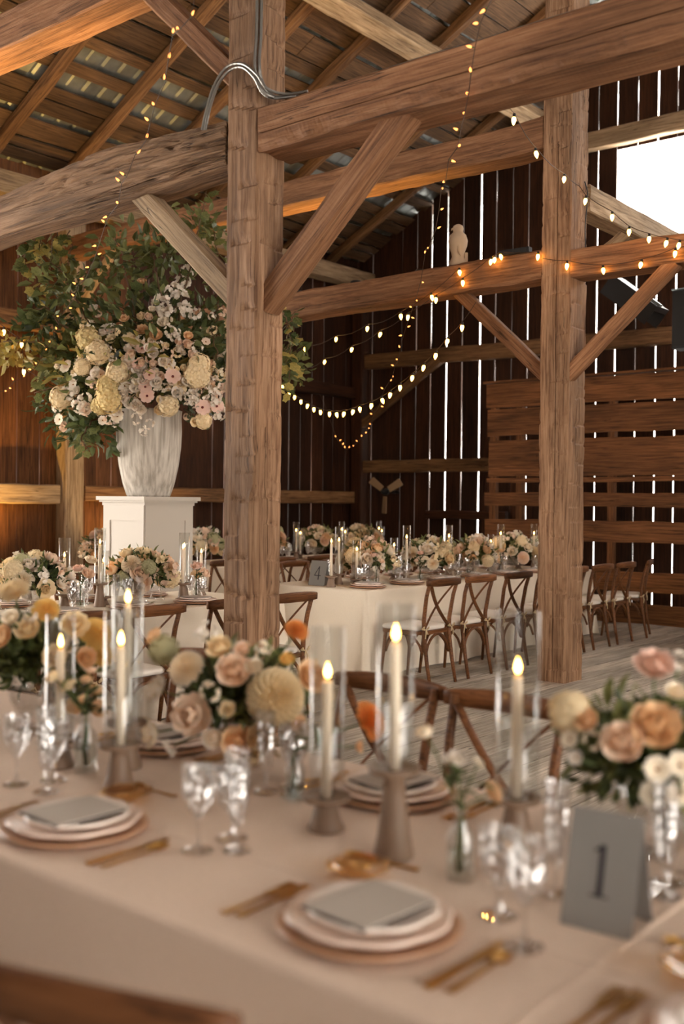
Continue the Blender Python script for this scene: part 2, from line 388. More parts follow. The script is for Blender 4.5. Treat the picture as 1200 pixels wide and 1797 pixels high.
# right-hand wall beyond the frame, put in to limit daylight, with an added doorway
rw = thing('wall_right', None, None); tag(rw, kind='structure')
for i in range(36):
    yy = -6.9+i*.6; z0_ = 4.4 if -2.5 < yy < 4.2 else -.05
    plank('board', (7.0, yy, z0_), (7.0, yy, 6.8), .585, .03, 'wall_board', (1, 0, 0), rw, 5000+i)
fw = thing('wall_front', None, None); tag(fw, kind='structure')  # unseen wall behind the camera, put in to shut out sky light
for i in range(31):
    xx = -11.2+i*.6; zt = min(roofz(xx), roofz(RIDGE)-SL*max(0, xx-RIDGE))+.1; z0_ = -.05
    plank('board', (xx, -7.05, z0_), (xx, -7.05, zt), .585, .03, 'wall_board', (0, -1, 0), fw, 5100+i)
# ================================================================== TIMBER FRAME
def tim(name, label, cat, *a, **k):
    return tag(timber(name, *a, **k), label, cat)
PX0, PX1 = -4.445, -4.19
tim('timber_post', 'axe-hewn square post with slanting cut marks, left of centre in front of the tables', 'post', (-4.317, 4.447, 0), (-4.317, 4.447, roofz(-4.3)-.05), .255, .235, 'timber_hewn', up=(0, -1, 0), step=.014, k=8, amp=.006, cuts=.014, ch=.016, seed=1, chz=(0, 1.62, .05), split=(3, .36, 0, .2, 1.95))
tim('timber_post', 'weathered hewn post with a long vertical crack beside the row of chairs', 'post', (-4.327, 8.29, 0), (-4.327, 8.29, roofz(-4.3)-.05), .275, .32, 'timber_hewn', up=(0, -1, 0), step=.016, k=8, amp=.006, cuts=.011, ch=.014, seed=2, split=(2, .56, 0, 0, 4.6))
tim('timber_post', 'narrow grey wall post behind the big urn arrangement', 'post', (-11.33, 8.3, 0), (-11.33, 8.3, 5.15), .2, .30, 'timber_grey', up=(0, -1, 0), step=.1, amp=.006, seed=3)
tim('timber_post', 'dark corner post where the two board walls meet', 'post', (-11.28, 14.24, 0), (-11.28, 14.24, 5.15), .22, .22, 'wall_board', up=(0, -1, 0), step=.3, seed=4)
tim('timber_post', 'brown wall post at the left edge below the bark log', 'post', (-11.3, 4.45, 0), (-11.3, 4.45, 5.15), .24, .24, 'timber_brown', up=(0, -1, 0), step=.3, seed=5)
tim('timber_post', 'dark post standing against the back wall right of the opening', 'post', (1.7, 14.2, 0), (1.7, 14.2, 9.5), .24, .24, 'wall_board', up=(0, -1, 0), step=.4, seed=6)
# bent one
tim('tie_beam', 'heavy sawn tie beam with a long split running right from the hewn post', 'beam', (-4.19, 4.475, 3.635), (3.0, 4.475, 3.60), .29, .255, 'timber_sawn', step=.03, k=7, amp=.004, ch=.012, seed=11, wany=(0, .03, .0), split=(3, .60, -.035, 0, 7))
def log():
    M, L = axis((-4.46, 4.46, 3.60), (-11.3, 4.46, 3.50)); b = MB(); n = 300; k = 120; vs = []; fs = []
    for i in range(n+1):
        x = L*i/n; bz = .05*math.sin(x*1.05+.3)-.02*x*.2; hb = .17-.035*math.exp(-((x-.05)/.5)**2)+.012*math.sin(x*1.7)
        for j in range(k):
            a = 2*math.pi*j/k; c, s_ = math.cos(a), math.sin(a)
            e = .42; y = .15*math.copysign(abs(c)**e, c); z = hb*math.copysign(abs(s_)**(e+.3), s_)
            bark = min(1, max(0, noise.noise((x*.5+2.2, s_*1.2, 4))*1.8+.8*math.exp(-x*.9)+.45))*(1.0 if s_ > -.75 else .25)
            q = (x*1.3+.25*noise.noise((x*2.5, a*4, 7)), c*5+noise.noise((x*1.7, a*3, 2))*.6, s_*5.5)
            rid = 1-min(1, abs(noise.noise(q))*3.2); rid2 = 1-min(1, abs(noise.noise((x*3.1, c*10, s_*10)))*3.)
            d = -.045*bark*rid**1.5-.016*bark*rid2+.012*bark+.012*noise.noise((x*1.2, a, 9))
            vs.append((x, y*(1+d/.15), z*(1+d/.15)+bz))
    for i in range(n):
        for j in range(k): fs.append((i*k+j, i*k+(j+1) % k, (i+1)*k+(j+1) % k, (i+1)*k+j))
    fs += [tuple(range(k-1, -1, -1)), tuple(range(n*k, n*k+k))]
    b.add(vs, fs); o = b.build('bark_log_beam', 'bark_log'); o.matrix_world = M
    tag(o, 'crooked log beam with bark left on, reaching left from the hewn post', 'beam')
log()
tim('upper_beam', 'sawn upper beam glowing orange underneath in the top left corner', 'beam', (-4.45, 4.46, 4.885), (-11.3, 4.46, 4.90), .28, .27, 'timber_sawn', step=.08, k=5, amp=.006, seed=13)
tim('upper_beam', 'upper beam crossing above the split tie beam, out of the top right', 'beam', (-4.19, 4.46, 5.3), (3., 4.46, 5.3), .26, .26, 'timber_brown', step=.3, k=4, amp=.006, seed=14)
# bent two
tim('girt_beam', 'rough lower girt carrying the bird figure, left of the cracked post', 'beam', (-4.465, 8.28, 3.60), (-11.25, 8.28, 3.52), .29, .26, 'timber_sawn', step=.05, k=6, amp=.008, ch=.02, seed=15, wave=.03, wany=(2, .04, .5))
tim('girt_beam', 'lower girt lit by bulbs, right of the cracked post', 'beam', (-4.19, 8.28, 3.57), (3.0, 8.28, 3.52), .28, .235, 'timber_sawn', step=.05, k=6, amp=.005, seed=16)
tim('upper_beam', 'long upper beam behind, its underside glowing amber, meeting the cracked post', 'beam', (-4.465, 8.28, 4.735), (-11.25, 8.28, 4.72), .29, .265, 'timber_sawn', step=.06, k=6, amp=.008, seed=17, wave=.02)
tim('upper_beam', 'upper beam right of the cracked post, mostly behind the split tie beam', 'beam', (-4.19, 8.28, 5.25), (3.0, 8.28, 5.25), .28, .26, 'timber_brown', step=.3, seed=18)
tim('long_beam', 'grey beam running back from the cracked post below the bright opening', 'beam', (-4.27, 8.46, 4.19), (-4.27, 14.3, 4.15), .2, .24, 'timber_grey', step=.1, k=4, amp=.006, seed=19)
tim('wall_plate', 'wall plate carrying the rafter feet along the left wall', 'beam', (-11.2, -6, 5.30), (-11.2, 14.35, 5.30), .26, .27, 'timber_grey', step=.15, k=4, amp=.008, seed=20)
tim('roof_purlin', 'squared purlin slanting under the rafters at the top centre', 'beam', (-7.75, -6, roofz(-7.75)-.23), (-7.75, 14.3, roofz(-7.75)-.23), .24, .24, 'timber_grey', up=(-SL, 0, 1), step=.15, k=4, amp=.008, seed=21)
tim('roof_purlin', 'purlin over the posts high under the roof, out of sight', 'beam', (-4.3, -6, roofz(-4.3)-.2), (-4.3, 14.3, roofz(-4.3)-.2), .22, .22, 'timber_grey', up=(-SL, 0, 1), step=.4, seed=22)
# back bent girts on the walls
for (a, c, w, h, lab, mt) in [
    ((-11.2, 14.26, 2.13), (-7.4, 14.26, 2.13), .12, .21, 'tan girt plank across the dark back wall above the fan', 'timber_brown'),
    ((-11.2, 14.28, 3.92), (3, 14.28, 3.85), .14, .24, 'dark girt across the back wall behind the bird figure', 'timber_brown'),
    ((-9.9, 14.3, 1.33), (-8.4, 14.3, 1.33), .1, .14, 'short dark rail low on the back wall right of the fan', 'wall_board'),
    ((-11.0, 14.3, .62), (-7.8, 14.3, .62), .1, .16, 'lowest dark rail on the back wall behind the candles', 'wall_board'),
    ((-7.4, 14.26, 6.83), (3., 14.26, 6.83), .14, .26, 'grey header beam above the bright opening in the back wall', 'timber_grey'),
    ((-11.2, 14.28, 5.18), (3, 14.28, 5.14), .14, .22, 'sill beam under the bright opening in the back wall', 'timber_brown'),
    ((-11.33, 8.5, 1.60), (-11.33, 14.1, 1.60), .12, .20, 'low girt along the left wall right of the urn', 'timber_brown'),
    ((-11.33, 4.6, 1.58), (-11.33, 8.1, 1.58), .14, .24, 'low girt along the left wall under the hanging vines', 'timber_grey'),
    ((-11.33, 4.6, 3.78), (-11.33, 8.1, 3.72), .14, .22, 'upper girt along the left wall behind the vines', 'timber_brown'),
    ((-11.33, 8.5, 3.45), (-11.33, 14.1, 3.38), .12, .2, 'upper girt along the left wall near the far corner', 'wall_board')]:
    tim('wall_girt', lab, 'beam', a, c, w, h, mt, step=.15, k=3, amp=.006, seed=int(abs(a[0]*31+a[2]*77)), wave=.015)
# braces
def brace(lab, a, c, w, h, mt, seed, name='knee_brace'):
    tim(name, lab, 'brace', a, c, w, h, mt, up=(0, -1, 0), step=.04, k=5, amp=.004, seed=seed)
brace('diagonal brace from the axe-hewn post up right to the split tie beam', (-4.22, 4.45, 2.66), (-3.22, 4.45, 3.56), .145, .13, 'timber_sawn', 31)
brace('pale grained brace from the axe-hewn post up left to the bark log', (-4.42, 4.45, 2.70), (-5.36, 4.45, 3.52), .135, .11, 'timber_grey', 32)
brace('brace rising left from the axe-hewn post to the glowing upper beam', (-4.42, 4.47, 3.98), (-5.32, 4.47, 4.82), .13, .11, 'timber_sawn', 33)
brace('thin brace down left of the cracked post, lit at its top', (-4.45, 8.29, 2.62), (-5.4, 8.29, 3.5), .12, .10, 'timber_sawn', 34)
brace('thin brace on the right side of the cracked post under the lit girt', (-4.23, 8.2, 2.62), (-3.3, 8.2, 3.47), .12, .10, 'timber_sawn', 35)
brace('faint dark brace on the back wall behind the swagged bulbs', (-11.2, 14.2, 2.85), (-9.6, 14.2, 3.85), .14, .10, 'timber_brown', 36)
brace('dark diagonal timber against the back wall under the bird figure', (-11.2, 8.29, 2.6), (-10.2, 8.29, 3.45), .12, .10, 'timber_brown', 37)
brace('pale strut slanting behind the vine by the wall post', (-11.2, 8.27, 3.9), (-10.4, 8.27, 4.62), .10, .08, 'timber_grey', 38)
brace('short grey strut behind the cracked post under the long beam', (-4.1, 8.5, 3.66), (-3.96, 8.7, 3.86), .12, .10, 'timber_grey', 39)
# slatted partition
pt = thing('slat_partition', 'slatted wooden partition of wide rough boards at the back right', 'partition', (0, 0, 0))
for i, (x0, yt, yb) in enumerate([(858, 675, 717), (858, 720, 766), (858, 775, 836), (858, 839, 847), (858, 864, 887), (864, 910, 944), (864, 990, 1022), (864, 1040, 1072)]):
    a = pY(x0, yt, 12.75).z; c = max(.02, pY(x0, yb, 12.75).z)
    plank('slat', (-7.79+RND.uniform(-.04, .03), 12.73, (a+c)/2), (2.5, 12.73, (a+c)/2+RND.uniform(-.02, .03)), a-c, .03, 'slat_board', (0, -1, 0), pt, 700+i, 22, .008)
for i, x0 in enumerate((-7.72, -7.3, -5.95, -4.3, -2.6)):
    plank('stud', (x0, 12.79, 0), (x0, 12.79, 3.15), .09, .09, 'slat_board', (0, -1, 0), pt, 760+i)
plank('cap_rail', (-7.85, 12.74, 3.21), (2.5, 12.74, 3.24), .14, .03, 'slat_board', (0, 0, 1), pt, 780, 14, .01)
# ================================================================== FLOWER MESHES (unit radius, facing +Z)
def petal_patch(b, M, Ln, Wd, cup=.25, curl=.6, nu=4, nv=4, tip=.75):
    vs = []; fs = []; x = z = 0.; a = 0.
    for i in range(nv+1):
        t = i/nv; w = Wd*(math.sin(math.pi*min(1, .12+tip*t))**.6)
        for j in range(nu+1):
            s = j/nu*2-1; vs.append((x*1.0-cup*Wd*0, s*w, z+cup*Wd*s*s))
        x += Ln/nv*math.cos(a); z += Ln/nv*math.sin(a); a += curl/nv
    for i in range(nv):
        for j in range(nu): p = i*(nu+1)+j; fs.append((p, p+1, p+nu+2, p+nu+1))
    b.add(vs, fs, M)
def orient(d, p, roll=0.):
    """local X -> d"""
    d = Vector(d).normalized(); u = Vector((0, 0, 1)) if abs(d.z) < .95 else Vector((1, 0, 0))
    y = u.cross(d).normalized(); z = d.cross(y)
    m = Matrix((d, y, z)).transposed().to_4x4(); m.translation = p
    return m @ Matrix.Rotation(roll, 4, 'X')
def rose_mesh(seed, layers):
    r = random.Random(seed); b = MB()
    for k, (n, r0, z0, el, Ln, Wd, cup, curl) in enumerate(layers):
        for i in range(n):
            a = 2*math.pi*(i+.5*(k % 2)+r.uniform(-.12, .12))/n+k*.7
            e = math.radians(el+r.uniform(-7, 7)); M = T(r0*math.cos(a), r0*math.sin(a), z0) @ RZ(a) @ Matrix.Rotation(-e, 4, 'Y')
            petal_patch(b, M, Ln*r.uniform(.92, 1.06), Wd, cup, curl*r.uniform(.8, 1.2), 4, 4)
    return b.mesh('rose_bloom', 'petal', True)
FLO = {}
FLO['rose'] = [rose_mesh(s, [(5, .12, -.25, 12, .95, .52, .35, .9), (5, .1, -.22, 36, .85, .46, .4, 1.1), (5, .08, -.2, 55, .75, .38, .5, 1.2), (4, .06, -.2, 70, .66, .30, .6, 1.2), (4, .03, -.18, 80, .58, .22, .7, 1.1), (3, .01, -.15, 86, .5, .15, .8, .9)]) for s in (1, 2)]
FLO['lisianthus'] = [rose_mesh(s, [(5, .08, -.3, 25, 1.0, .5, .3, .7), (5, .06, -.28, 50, .8, .4, .4, .9), (4, .03, -.25, 72, .6, .28, .5, .8)]) for s in (3, 4)]
FLO['ranunculus'] = [rose_mesh(s, [(6, .25, -.4, 25, .8, .5, .5, 1.4), (6, .2, -.3, 45, .75, .42, .6, 1.6), (6, .15, -.2, 60, .65, .36, .7, 1.7), (5, .1, -.1, 70, .5, .3, .8, 1.7), (4, .05, 0, 78, .4, .2, .8, 1.6)]) for s in (5,)]
def dahlia_mesh(seed, n=120, lim=1.9):
    r = random.Random(seed); b = MB()
    for i in range(n):
        t = (i+.5)/n; ph = lim*math.sqrt(t); a = i*2.39996; d = Vector((math.sin(ph)*math.cos(a), math.sin(ph)*math.sin(a), math.cos(ph)))
        sz = .18+.32*math.sqrt(t); out = (d+Vector((d.x, d.y, 0))*.25).normalized()
        petal_patch(b, orient(out, d*.42, 0), sz*1.25, .075+.11*math.sqrt(t), .7, .25, 2, 3, .8)
    b.lathe([(.0, -.42), (.3, -.3), (.44, 0), (.36, .25), (.0, .42)], 10)
    return b.mesh('dahlia_bloom', 'petal', True)
FLO['dahlia'] = [dahlia_mesh(1), dahlia_mesh(2, 90, 1.7)]
def hydrangea_mesh(seed, n=170):
    r = random.Random(seed); b = MB()
    for i in range(n):
        t = (i+.5)/n; ph = 2.2*t**.55; a = i*2.39996; d = Vector((math.sin(ph)*math.cos(a), math.sin(ph)*math.sin(a), math.cos(ph)))
        M = orient(d, d*r.uniform(.72, .92), r.random()*6)
        for k in range(4):
            an = k*math.pi/2; c, s = math.cos(an), math.sin(an); q = .15
            b.add([(0, 0, 0), (.03, q*(c*.5-s*.6), q*(s*.5+c*.6)), (.05, q*c*1.25, q*s*1.25), (.03, q*(c*.5+s*.6), q*(s*.5-c*.6))], [(0, 1, 2, 3)], M)
    b.lathe([(0, -.6), (.5, -.42), (.74, .1), (.52, .58), (0, .76)], 12)
    return b.mesh('hydrangea_bloom', 'petal', False)
FLO['hydrangea'] = [hydrangea_mesh(1)]
def cosmos_mesh():
    b = MB()
    for k in range(7):
        M = RZ(2*math.pi*k/7) @ T(.12, 0, 0) @ Matrix.Rotation(-math.radians(22), 4, 'Y'); petal_patch(b, M, .9, .42, .15, -.35, 4, 4, .72)
    return b.mesh('open_bloom', 'petal', True)
FLO['cosmos'] = [cosmos_mesh()]
def cluster_mesh(seed):
    r = random.Random(seed); b = MB()
    for i in range(12):
        d = Vector((r.uniform(-1, 1), r.uniform(-1, 1), r.uniform(-.3, 1))).normalized()*r.uniform(.45, .75); rm = RZ(r.random()*6)
        base = Matrix.Translation(d) @ orient(d, (0, 0, 0)) @ Matrix.Rotation(math.pi/2, 4, 'Y')
        for k in range(5): petal_patch(b, base @ RZ(2*math.pi*k/5+i) @ Matrix.Rotation(-.5, 4, 'Y'), .36, .16, .2, .3, 2, 2, .72)
    return b.mesh('spray_bloom', 'petal', True)
FLO['spray'] = [cluster_mesh(1), cluster_mesh(2)]
EYE_M = MB().lathe([(0, -.04), (.17, 0), (.16, .07), (0, .12)], 10).mesh('flower_eye', plain('flower_eye', srgb('8a5a28'), .8), True)
EYE_D = MB().lathe([(0, -.04), (.13, 0), (.12, .07), (0, .12)], 10).mesh('dark_eye', plain('dark_eye', srgb('6b2430'), .8), True)
WHITE, IVORY, CREAM, YEL, BLUSH, PEACH, APRI, GREEN, PINK = (srgb(h) for h in ('f3ebe0', 'f5ebd8', 'f5e3be', 'efcf84', 'f4ddc8', 'f3d2aa', 'eeaa66', 'cbc7a0', 'f1d2c4'))
NAMEOF = {'rose': 'rose_bloom', 'lisianthus': 'lisianthus_bloom', 'ranunculus': 'ranunculus_bloom', 'dahlia': 'dahlia_bloom', 'hydrangea': 'hydrangea_head', 'cosmos': 'open_bloom', 'spray': 'blossom_spray'}
CORE = {'rose': .65, 'lisianthus': .3, 'ranunculus': .45, 'dahlia': .8, 'hydrangea': .15, 'cosmos': .25, 'spray': .2}
def bloom(kind, parent, p, r, d, col, rng, eye=None):
    m = rng.choice(FLO[kind]); q = Vector(d).normalized().to_track_quat('Z', 'Y').to_matrix().to_4x4()
    o = obj(NAMEOF[kind], m, parent, Matrix.Translation(p) @ q @ RZ(rng.random()*6.28) @ Matrix.Scale(r, 4))
    k = rng.uniform(.9, 1.05); o.color = (min(1, col[0]*k), min(1, col[1]*k), min(1, col[2]*k), CORE[kind]*rng.uniform(.6, 1.2))
    if kind == 'cosmos': obj('flower_eye', EYE_M, o)
    if eye: obj('flower_eye', EYE_D, o, T(0, 0, .15))
    return o
def leaf_verts(Ln, Wd, fold=.25, droop=.3):
    return [(0, 0, 0), (Ln*.35, Wd, fold*Wd), (Ln*.38, 0, -.02*Ln), (Ln*.35, -Wd, fold*Wd), (Ln*.75, Wd*.7, fold*Wd-droop*Ln*.3), (Ln*.72, 0, -droop*Ln*.3), (Ln*.75, -Wd*.7, fold*Wd-droop*Ln*.3), (Ln, 0, -droop*Ln*.7)], [(0, 2, 1), (0, 3, 2), (1, 2, 5, 4), (2, 3, 6, 5), (4, 5, 7), (5, 6, 7)]
def foliage_mesh(seed, n, Ln, Wd, rx=1., rz=1., mat='leaf_dark', zlo=-.35, inner=.45):
    r = random.Random(seed); b = MB()
    for i in range(n):
        d = Vector((r.gauss(0, 1), r.gauss(0, 1), r.gauss(0, 1))).normalized()
        if d.z < zlo: d.z = -d.z*.4
        p = Vector((d.x*rx, d.y*rx, d.z*rz))*r.uniform(inner, 1.0)
        o = (d+Vector((r.gauss(0, .6), r.gauss(0, .6), r.gauss(0, .5)))).normalized(); k = r.uniform(.6, 1.3)
        vs, fs = leaf_verts(Ln*k, Wd*k); b.add(vs, fs, orient(o, p, r.random()*6.28))
    return b.mesh('foliage', mat, False)
FOL = [foliage_mesh(1, 420, .34, .085, 1, .8), foliage_mesh(2, 420, .30, .10, 1, .8), foliage_mesh(3, 260, .42, .06, 1.1, .95, 'leaf_olive')]
STEM = MB().tube([(0, 0, 0), (.03, 0, .3), (0, .02, .7), (0, 0, 1)], .012, 5).mesh('stem', 'stem', True)
def stem(parent, a, b_, th=.25):
    a = Vector(a); b_ = Vector(b_); d = b_-a; q = d.normalized().to_track_quat('Z', 'Y').to_matrix().to_4x4()
    return obj('stem', STEM, parent, Matrix.Translation(a) @ q @ Matrix.Diagonal((th, th, d.length, 1)))
VASE = MB().lathe([(.001, .004), (.05, .004), (.052, .012), (.018, .03), (.018, .045), (.055, .065), (.075, .10), (.082, .13), (.079, .13), (.072, .10), (.05, .072), (.001, .062)], 16).mesh('footed_vase', 'crystal', False)
BUDV = MB().lathe([(.001, .002), (.026, .002), (.028, .03), (.028, .085), (.013, .105), (.013, .13), (.016, .135), (.0115, .132), (.0115, .105), (.025, .083), (.025, .03), (.001, .008)], 16).mesh('bud_vase', 'clear_glass', True)
def centerpiece(label, loc, R, rng, n=16, blooms=None, group=None, zc=.12, fol=.8):
    """footed glass vase with a dome of blooms; blooms = [(world point, radius, kind, colour)]"""
    OCC.append((loc[0], loc[1], R*.92)); loc = Vector(loc); t = thing('floral_centerpiece', label, 'flowers', loc, 0, group)
    obj('vase', VASE, t, Matrix.Scale(max(.8, R/.2), 4))
    z0 = zc+.02
    for k in range(2):
        f = obj('foliage', FOL[(rng.randrange(2), 2)[k]], t, Matrix.Translation((0, 0, z0+R*.25)) @ RZ(rng.random()*6) @ Matrix.Scale(R*fol*(1, 1.0)[k], 4)); tag(f, kind='stuff')
    C = Vector((0, 0, z0))
    if blooms:
        for (p, r, kind, col) in blooms:
            q = Vector(p)-loc; d = (q-C)+Vector((0, 0, .02)); vis = -CF*.9
            bloom(kind, t, q, r, d.normalized()+vis*.5, col, rng); stem(t, C, q-(d.normalized()*r*.3))
    else:
        for i in range(n):
            t_ = (i+.5)/n; ph = math.acos(1-1.12*t_); a = i*2.39996+rng.uniform(-.3, .3)
            d = Vector((math.sin(ph)*math.cos(a), math.sin(ph)*math.sin(a), math.cos(ph)*.85)); rr = R*rng.uniform(.75, 1.05)
            kind = rng.choice(['rose', 'rose', 'rose', 'ranunculus', 'dahlia', 'lisianthus', 'spray', 'hydrangea']); col = rng.choice([IVORY, CREAM, BLUSH, PEACH, IVORY, BLUSH, WHITE, CREAM])
            if kind == 'hydrangea': col = rng.choice([GREEN, CREAM])
            q = C+d*rr+Vector((0, 0, R*.15)); bloom(kind, t, q, R*rng.uniform(.25, .37), d+Vector((0, 0, .2)), col, rng); stem(t, C, q-d*R*.1)
    return t
def budvase(label, loc, flowers, rng, group=None, sc=1.0):
    OCC.append((loc[0], loc[1], .05)); loc = Vector(loc); t = thing('bud_vase', label, 'vase', loc, 0, group); obj('glass', BUDV, t, Matrix.Scale(sc, 4))
    obj('water', MB().lathe([(.001, .009), (.0245, .009), (.0245, .06), (.001, .06)], 12).mesh('water', 'water', True), t, Matrix.Scale(sc, 4))
    for (p, r, kind, col) in flowers:
        q = Vector(p)-loc; mth = Vector((0, 0, .13*sc)); d = (q-mth).normalized()
        stem(t, (-d.x*.01, -d.y*.01, .02), mth, .2); stem(t, mth, q-d*r*.3, .2)
        bloom(kind, t, q, r, d+Vector((0, 0, .1))-CF*.4, col, rng)
        for k in range(3):
            vs, fs = leaf_verts(.06, .014); lb = MB().add(vs, fs); l = lb.build('leaf', 'leaf_dark', t, M=orient(Vector((rng.gauss(0, 1), rng.gauss(0, 1), .5)), mth+(q-mth)*rng.uniform(.2, .8)))
    return t
# ================================================================== TABLEWARE PROTOTYPES
TOPZ = .76
def scal(n, a, z0=-1): return lambda ang, z: 1+(a*abs(math.cos(n*ang/2)) if z > z0 else 0)
def plate_mesh(name, r, rim, h, mat, n=48, squ=None):
    return MB().lathe([(.001, .004), (r*.55, .0), (r*.6, .003), (r-rim*.3, h*.6), (r, h), (r-.004, h+.004), (r-rim*.5, h*.75+.004), (r*.62, .0085), (.001, .008)], n, squ=squ).mesh(name, mat, True)
CHG = plate_mesh('charger_plate', .170, .035, .016, 'charger_glaze')
DIN = plate_mesh('dinner_plate', .148, .03, .018, 'blush_glaze', 64, scal(8, .045, .006))
SAL = plate_mesh('salad_plate', .118, .025, .016, 'ivory_glaze', 64, scal(8, .05, .006))
def goblet(name, prof, n, mat='crystal'):
    n *= 2; P = []
    for (r0, z0), (r1, z1) in zip(prof, prof[1:]):
        m = max(1, int(abs(z1-z0)/.011)+int(abs(r1-r0)/.02))
        P += [(r0+(r1-r0)*k/m, z0+(z1-z0)*k/m) for k in range(m)]
    P.append(prof[-1]); cnt = [0]
    def cut(a, z): return 1+.055*math.cos(n/2*a)*(1 if int(z*90) % 2 else -1)*(1 if z < .8*prof[-4][1] else .25)
    return MB().lathe(P, n, squ=cut).mesh(name, mat, False)
GOB = goblet('water_goblet', [(.001, .002), (.036, .002), (.037, .006), (.010, .014), (.006, .03), (.006, .055), (.011, .062), (.020, .070), (.034, .09), (.039, .12), (.041, .165), (.039, .165), (.036, .12), (.031, .092), (.015, .074), (.001, .068)], 10)
WIN = goblet('wine_goblet', [(.001, .002), (.034, .002), (.035, .006), (.009, .014), (.005, .035), (.005, .075), (.010, .082), (.024, .10), (.033, .125), (.036, .19), (.034, .19), (.030, .125), (.021, .104), (.001, .09)], 10)
FLU = goblet('champagne_flute', [(.001, .002), (.032, .002), (.033, .006), (.007, .014), (.005, .04), (.008, .06), (.017, .075), (.023, .12), (.027, .225), (.025, .225), (.020, .12), (.013, .08), (.001, .068)], 9)
TUM = goblet('cut_tumbler', [(.001, .001), (.03, .001), (.034, .02), (.038, .09), (.036, .09), (.032, .022), (.001, .012)], 12)
SAUC = MB().lathe([(.001, .003), (.03, .003), (.032, .006), (.06, .022), (.075, .03), (.074, .032), (.058, .025), (.028, .009), (.001, .008)], 32).mesh('amber_saucer', 'amber_glass', True)
GOLDRIM = MB().lathe([(.0755, .0295), (.077, .031), (.0755, .0325), (.0735, .031), (.0755, .0295)], 32).mesh('gold_rim', 'gold', True)
def fork_mesh():
    b = MB(); b.box((0, -.045, .004), (.009, .11, .003)); b.prism([(-.006, .008), (.006, .008), (.012, .03), (.012, .045), (-.012, .045), (-.012, .03)], .003, .006)
    for k in range(4): b.box((-.0105+.007*k, .068, .005), (.0035, .048, .0025))
    b.prism([(-.008, -.105), (.008, -.105), (.0045, -.06), (-.0045, -.06)], .002, .006); return b.mesh('dinner_fork', 'gold')
def knife_mesh():
    b = MB(); b.prism([(-.008, -.115), (.008, -.115), (.006, -.02), (-.006, -.02)], .001, .007); b.prism([(-.007, -.02), (.006, -.02), (.011, .05), (.006, .105), (-.006, .118), (-.007, .05)], .002, .0045); return b.mesh('dinner_knife', 'gold')
def spoon_mesh():
    b = MB(); b.prism([(-.007, -.1), (.007, -.1), (.004, -.04), (.004, .03), (-.004, .03), (-.004, -.04)], .002, .005)
    b.lathe([(.001, .0), (.013, .002), (.019, .007), (.018, .0085), (.012, .0045), (.001, .003)], 16, M=T(0, .052, .001) @ Matrix.Diagonal((1, 1.45, 1, 1))); return b.mesh('dessert_spoon', 'gold')
FRK, KNF, SPN = fork_mesh(), knife_mesh(), spoon_mesh()
MENU = MB().box((0, 0, .0035), (.150, .185, .003)).mesh('menu_card', 'menu_stock'); MENUD = MB().box((0, 0, .001), (.155, .19, .002)).mesh('menu_backing', 'card_dark')
def single(name, mesh, loc, rz, label, cat, group=None):
    o = obj(name, mesh); o.location = loc; o.rotation_euler = (0, 0, rz); return tag(o, label, cat, group)
OCC = []
def free(x, y, r=.04):
    for it in range(12):
        for (ox, oy, orr) in OCC:
            dx, dy = x-ox, y-oy; d = math.hypot(dx, dy) or 1e-4
            if d < orr+r: x += dx/d*(orr+r-d)*1.05; y += dy/d*(orr+r-d)*1.05
    OCC.append((x, y, r)); return x, y
def setting(p, rz, where, grp, z=TOPZ, full=True, glasses=('w', 'g', 'f'), rng=RND, gpos=None, tw=.0, fine=True):
    """p = plate centre, rz: diner looks along local +Y"""
    c, s = math.cos(rz), math.sin(rz)
    def L(x, y, dz=0.): return (p[0]+c*x-s*y, p[1]+s*x+c*y, z+dz)
    OCC.append((p[0], p[1], .16))
    single('charger_plate', CHG, L(0, 0), rz, 'brown charger plate '+where, 'plate', 'charger plates '+grp)
    single('dinner_plate', DIN, L(0, 0, .0135), rz+tw, 'blush scalloped dinner plate '+where, 'plate', 'dinner plates '+grp)
    single('salad_plate', SAL, L(.004, .006, .027), rz+.3+tw, 'ivory scalloped salad plate '+where, 'plate', 'salad plates '+grp)
    m = thing('menu_card', 'grey menu card '+where, 'card', L(0, -.005, .0445), rz-.12+tw*.3, 'menu cards '+grp)
    obj('backing', MENUD, m); obj('card', MENU, m, T(.002, .004, 0))
    if full:
        for k in range(2): single('fork', FRK, L(-.215-.03*k, -.01-.01*k), rz, ('inner', 'outer')[k]+' gold fork '+where, 'fork', 'forks '+grp)
        single('knife', KNF, L(.215, -.01), rz, 'gold knife '+where, 'knife', 'knives '+grp)
        single('spoon', SPN, L(.25, -.015), rz, 'gold spoon '+where, 'spoon', 'spoons '+grp)
    pos = gpos or [(.17, .20), (.255, .165), (.235, .26)]
    for g, (gx, gy) in zip(glasses, pos):
        nm, me, tx, ct = {'w': ('wine_goblet', WIN, 'cut crystal wine goblet ', 'glass'), 'g': ('water_goblet', GOB, 'squat crystal water goblet ', 'glass'), 'f': ('champagne_flute', FLU, 'slim crystal champagne flute ', 'glass'), 't': ('cut_tumbler', TUM, 'short cut glass tumbler ', 'glass')}[g]
        q = L(gx, gy)
        if gpos is None or not full: fx, fy = free(q[0], q[1]); q = (fx, fy, q[2])
        single(nm, me, q, rng.random()*6, tx+where, ct, nm.replace('_', ' ')+'s '+grp)
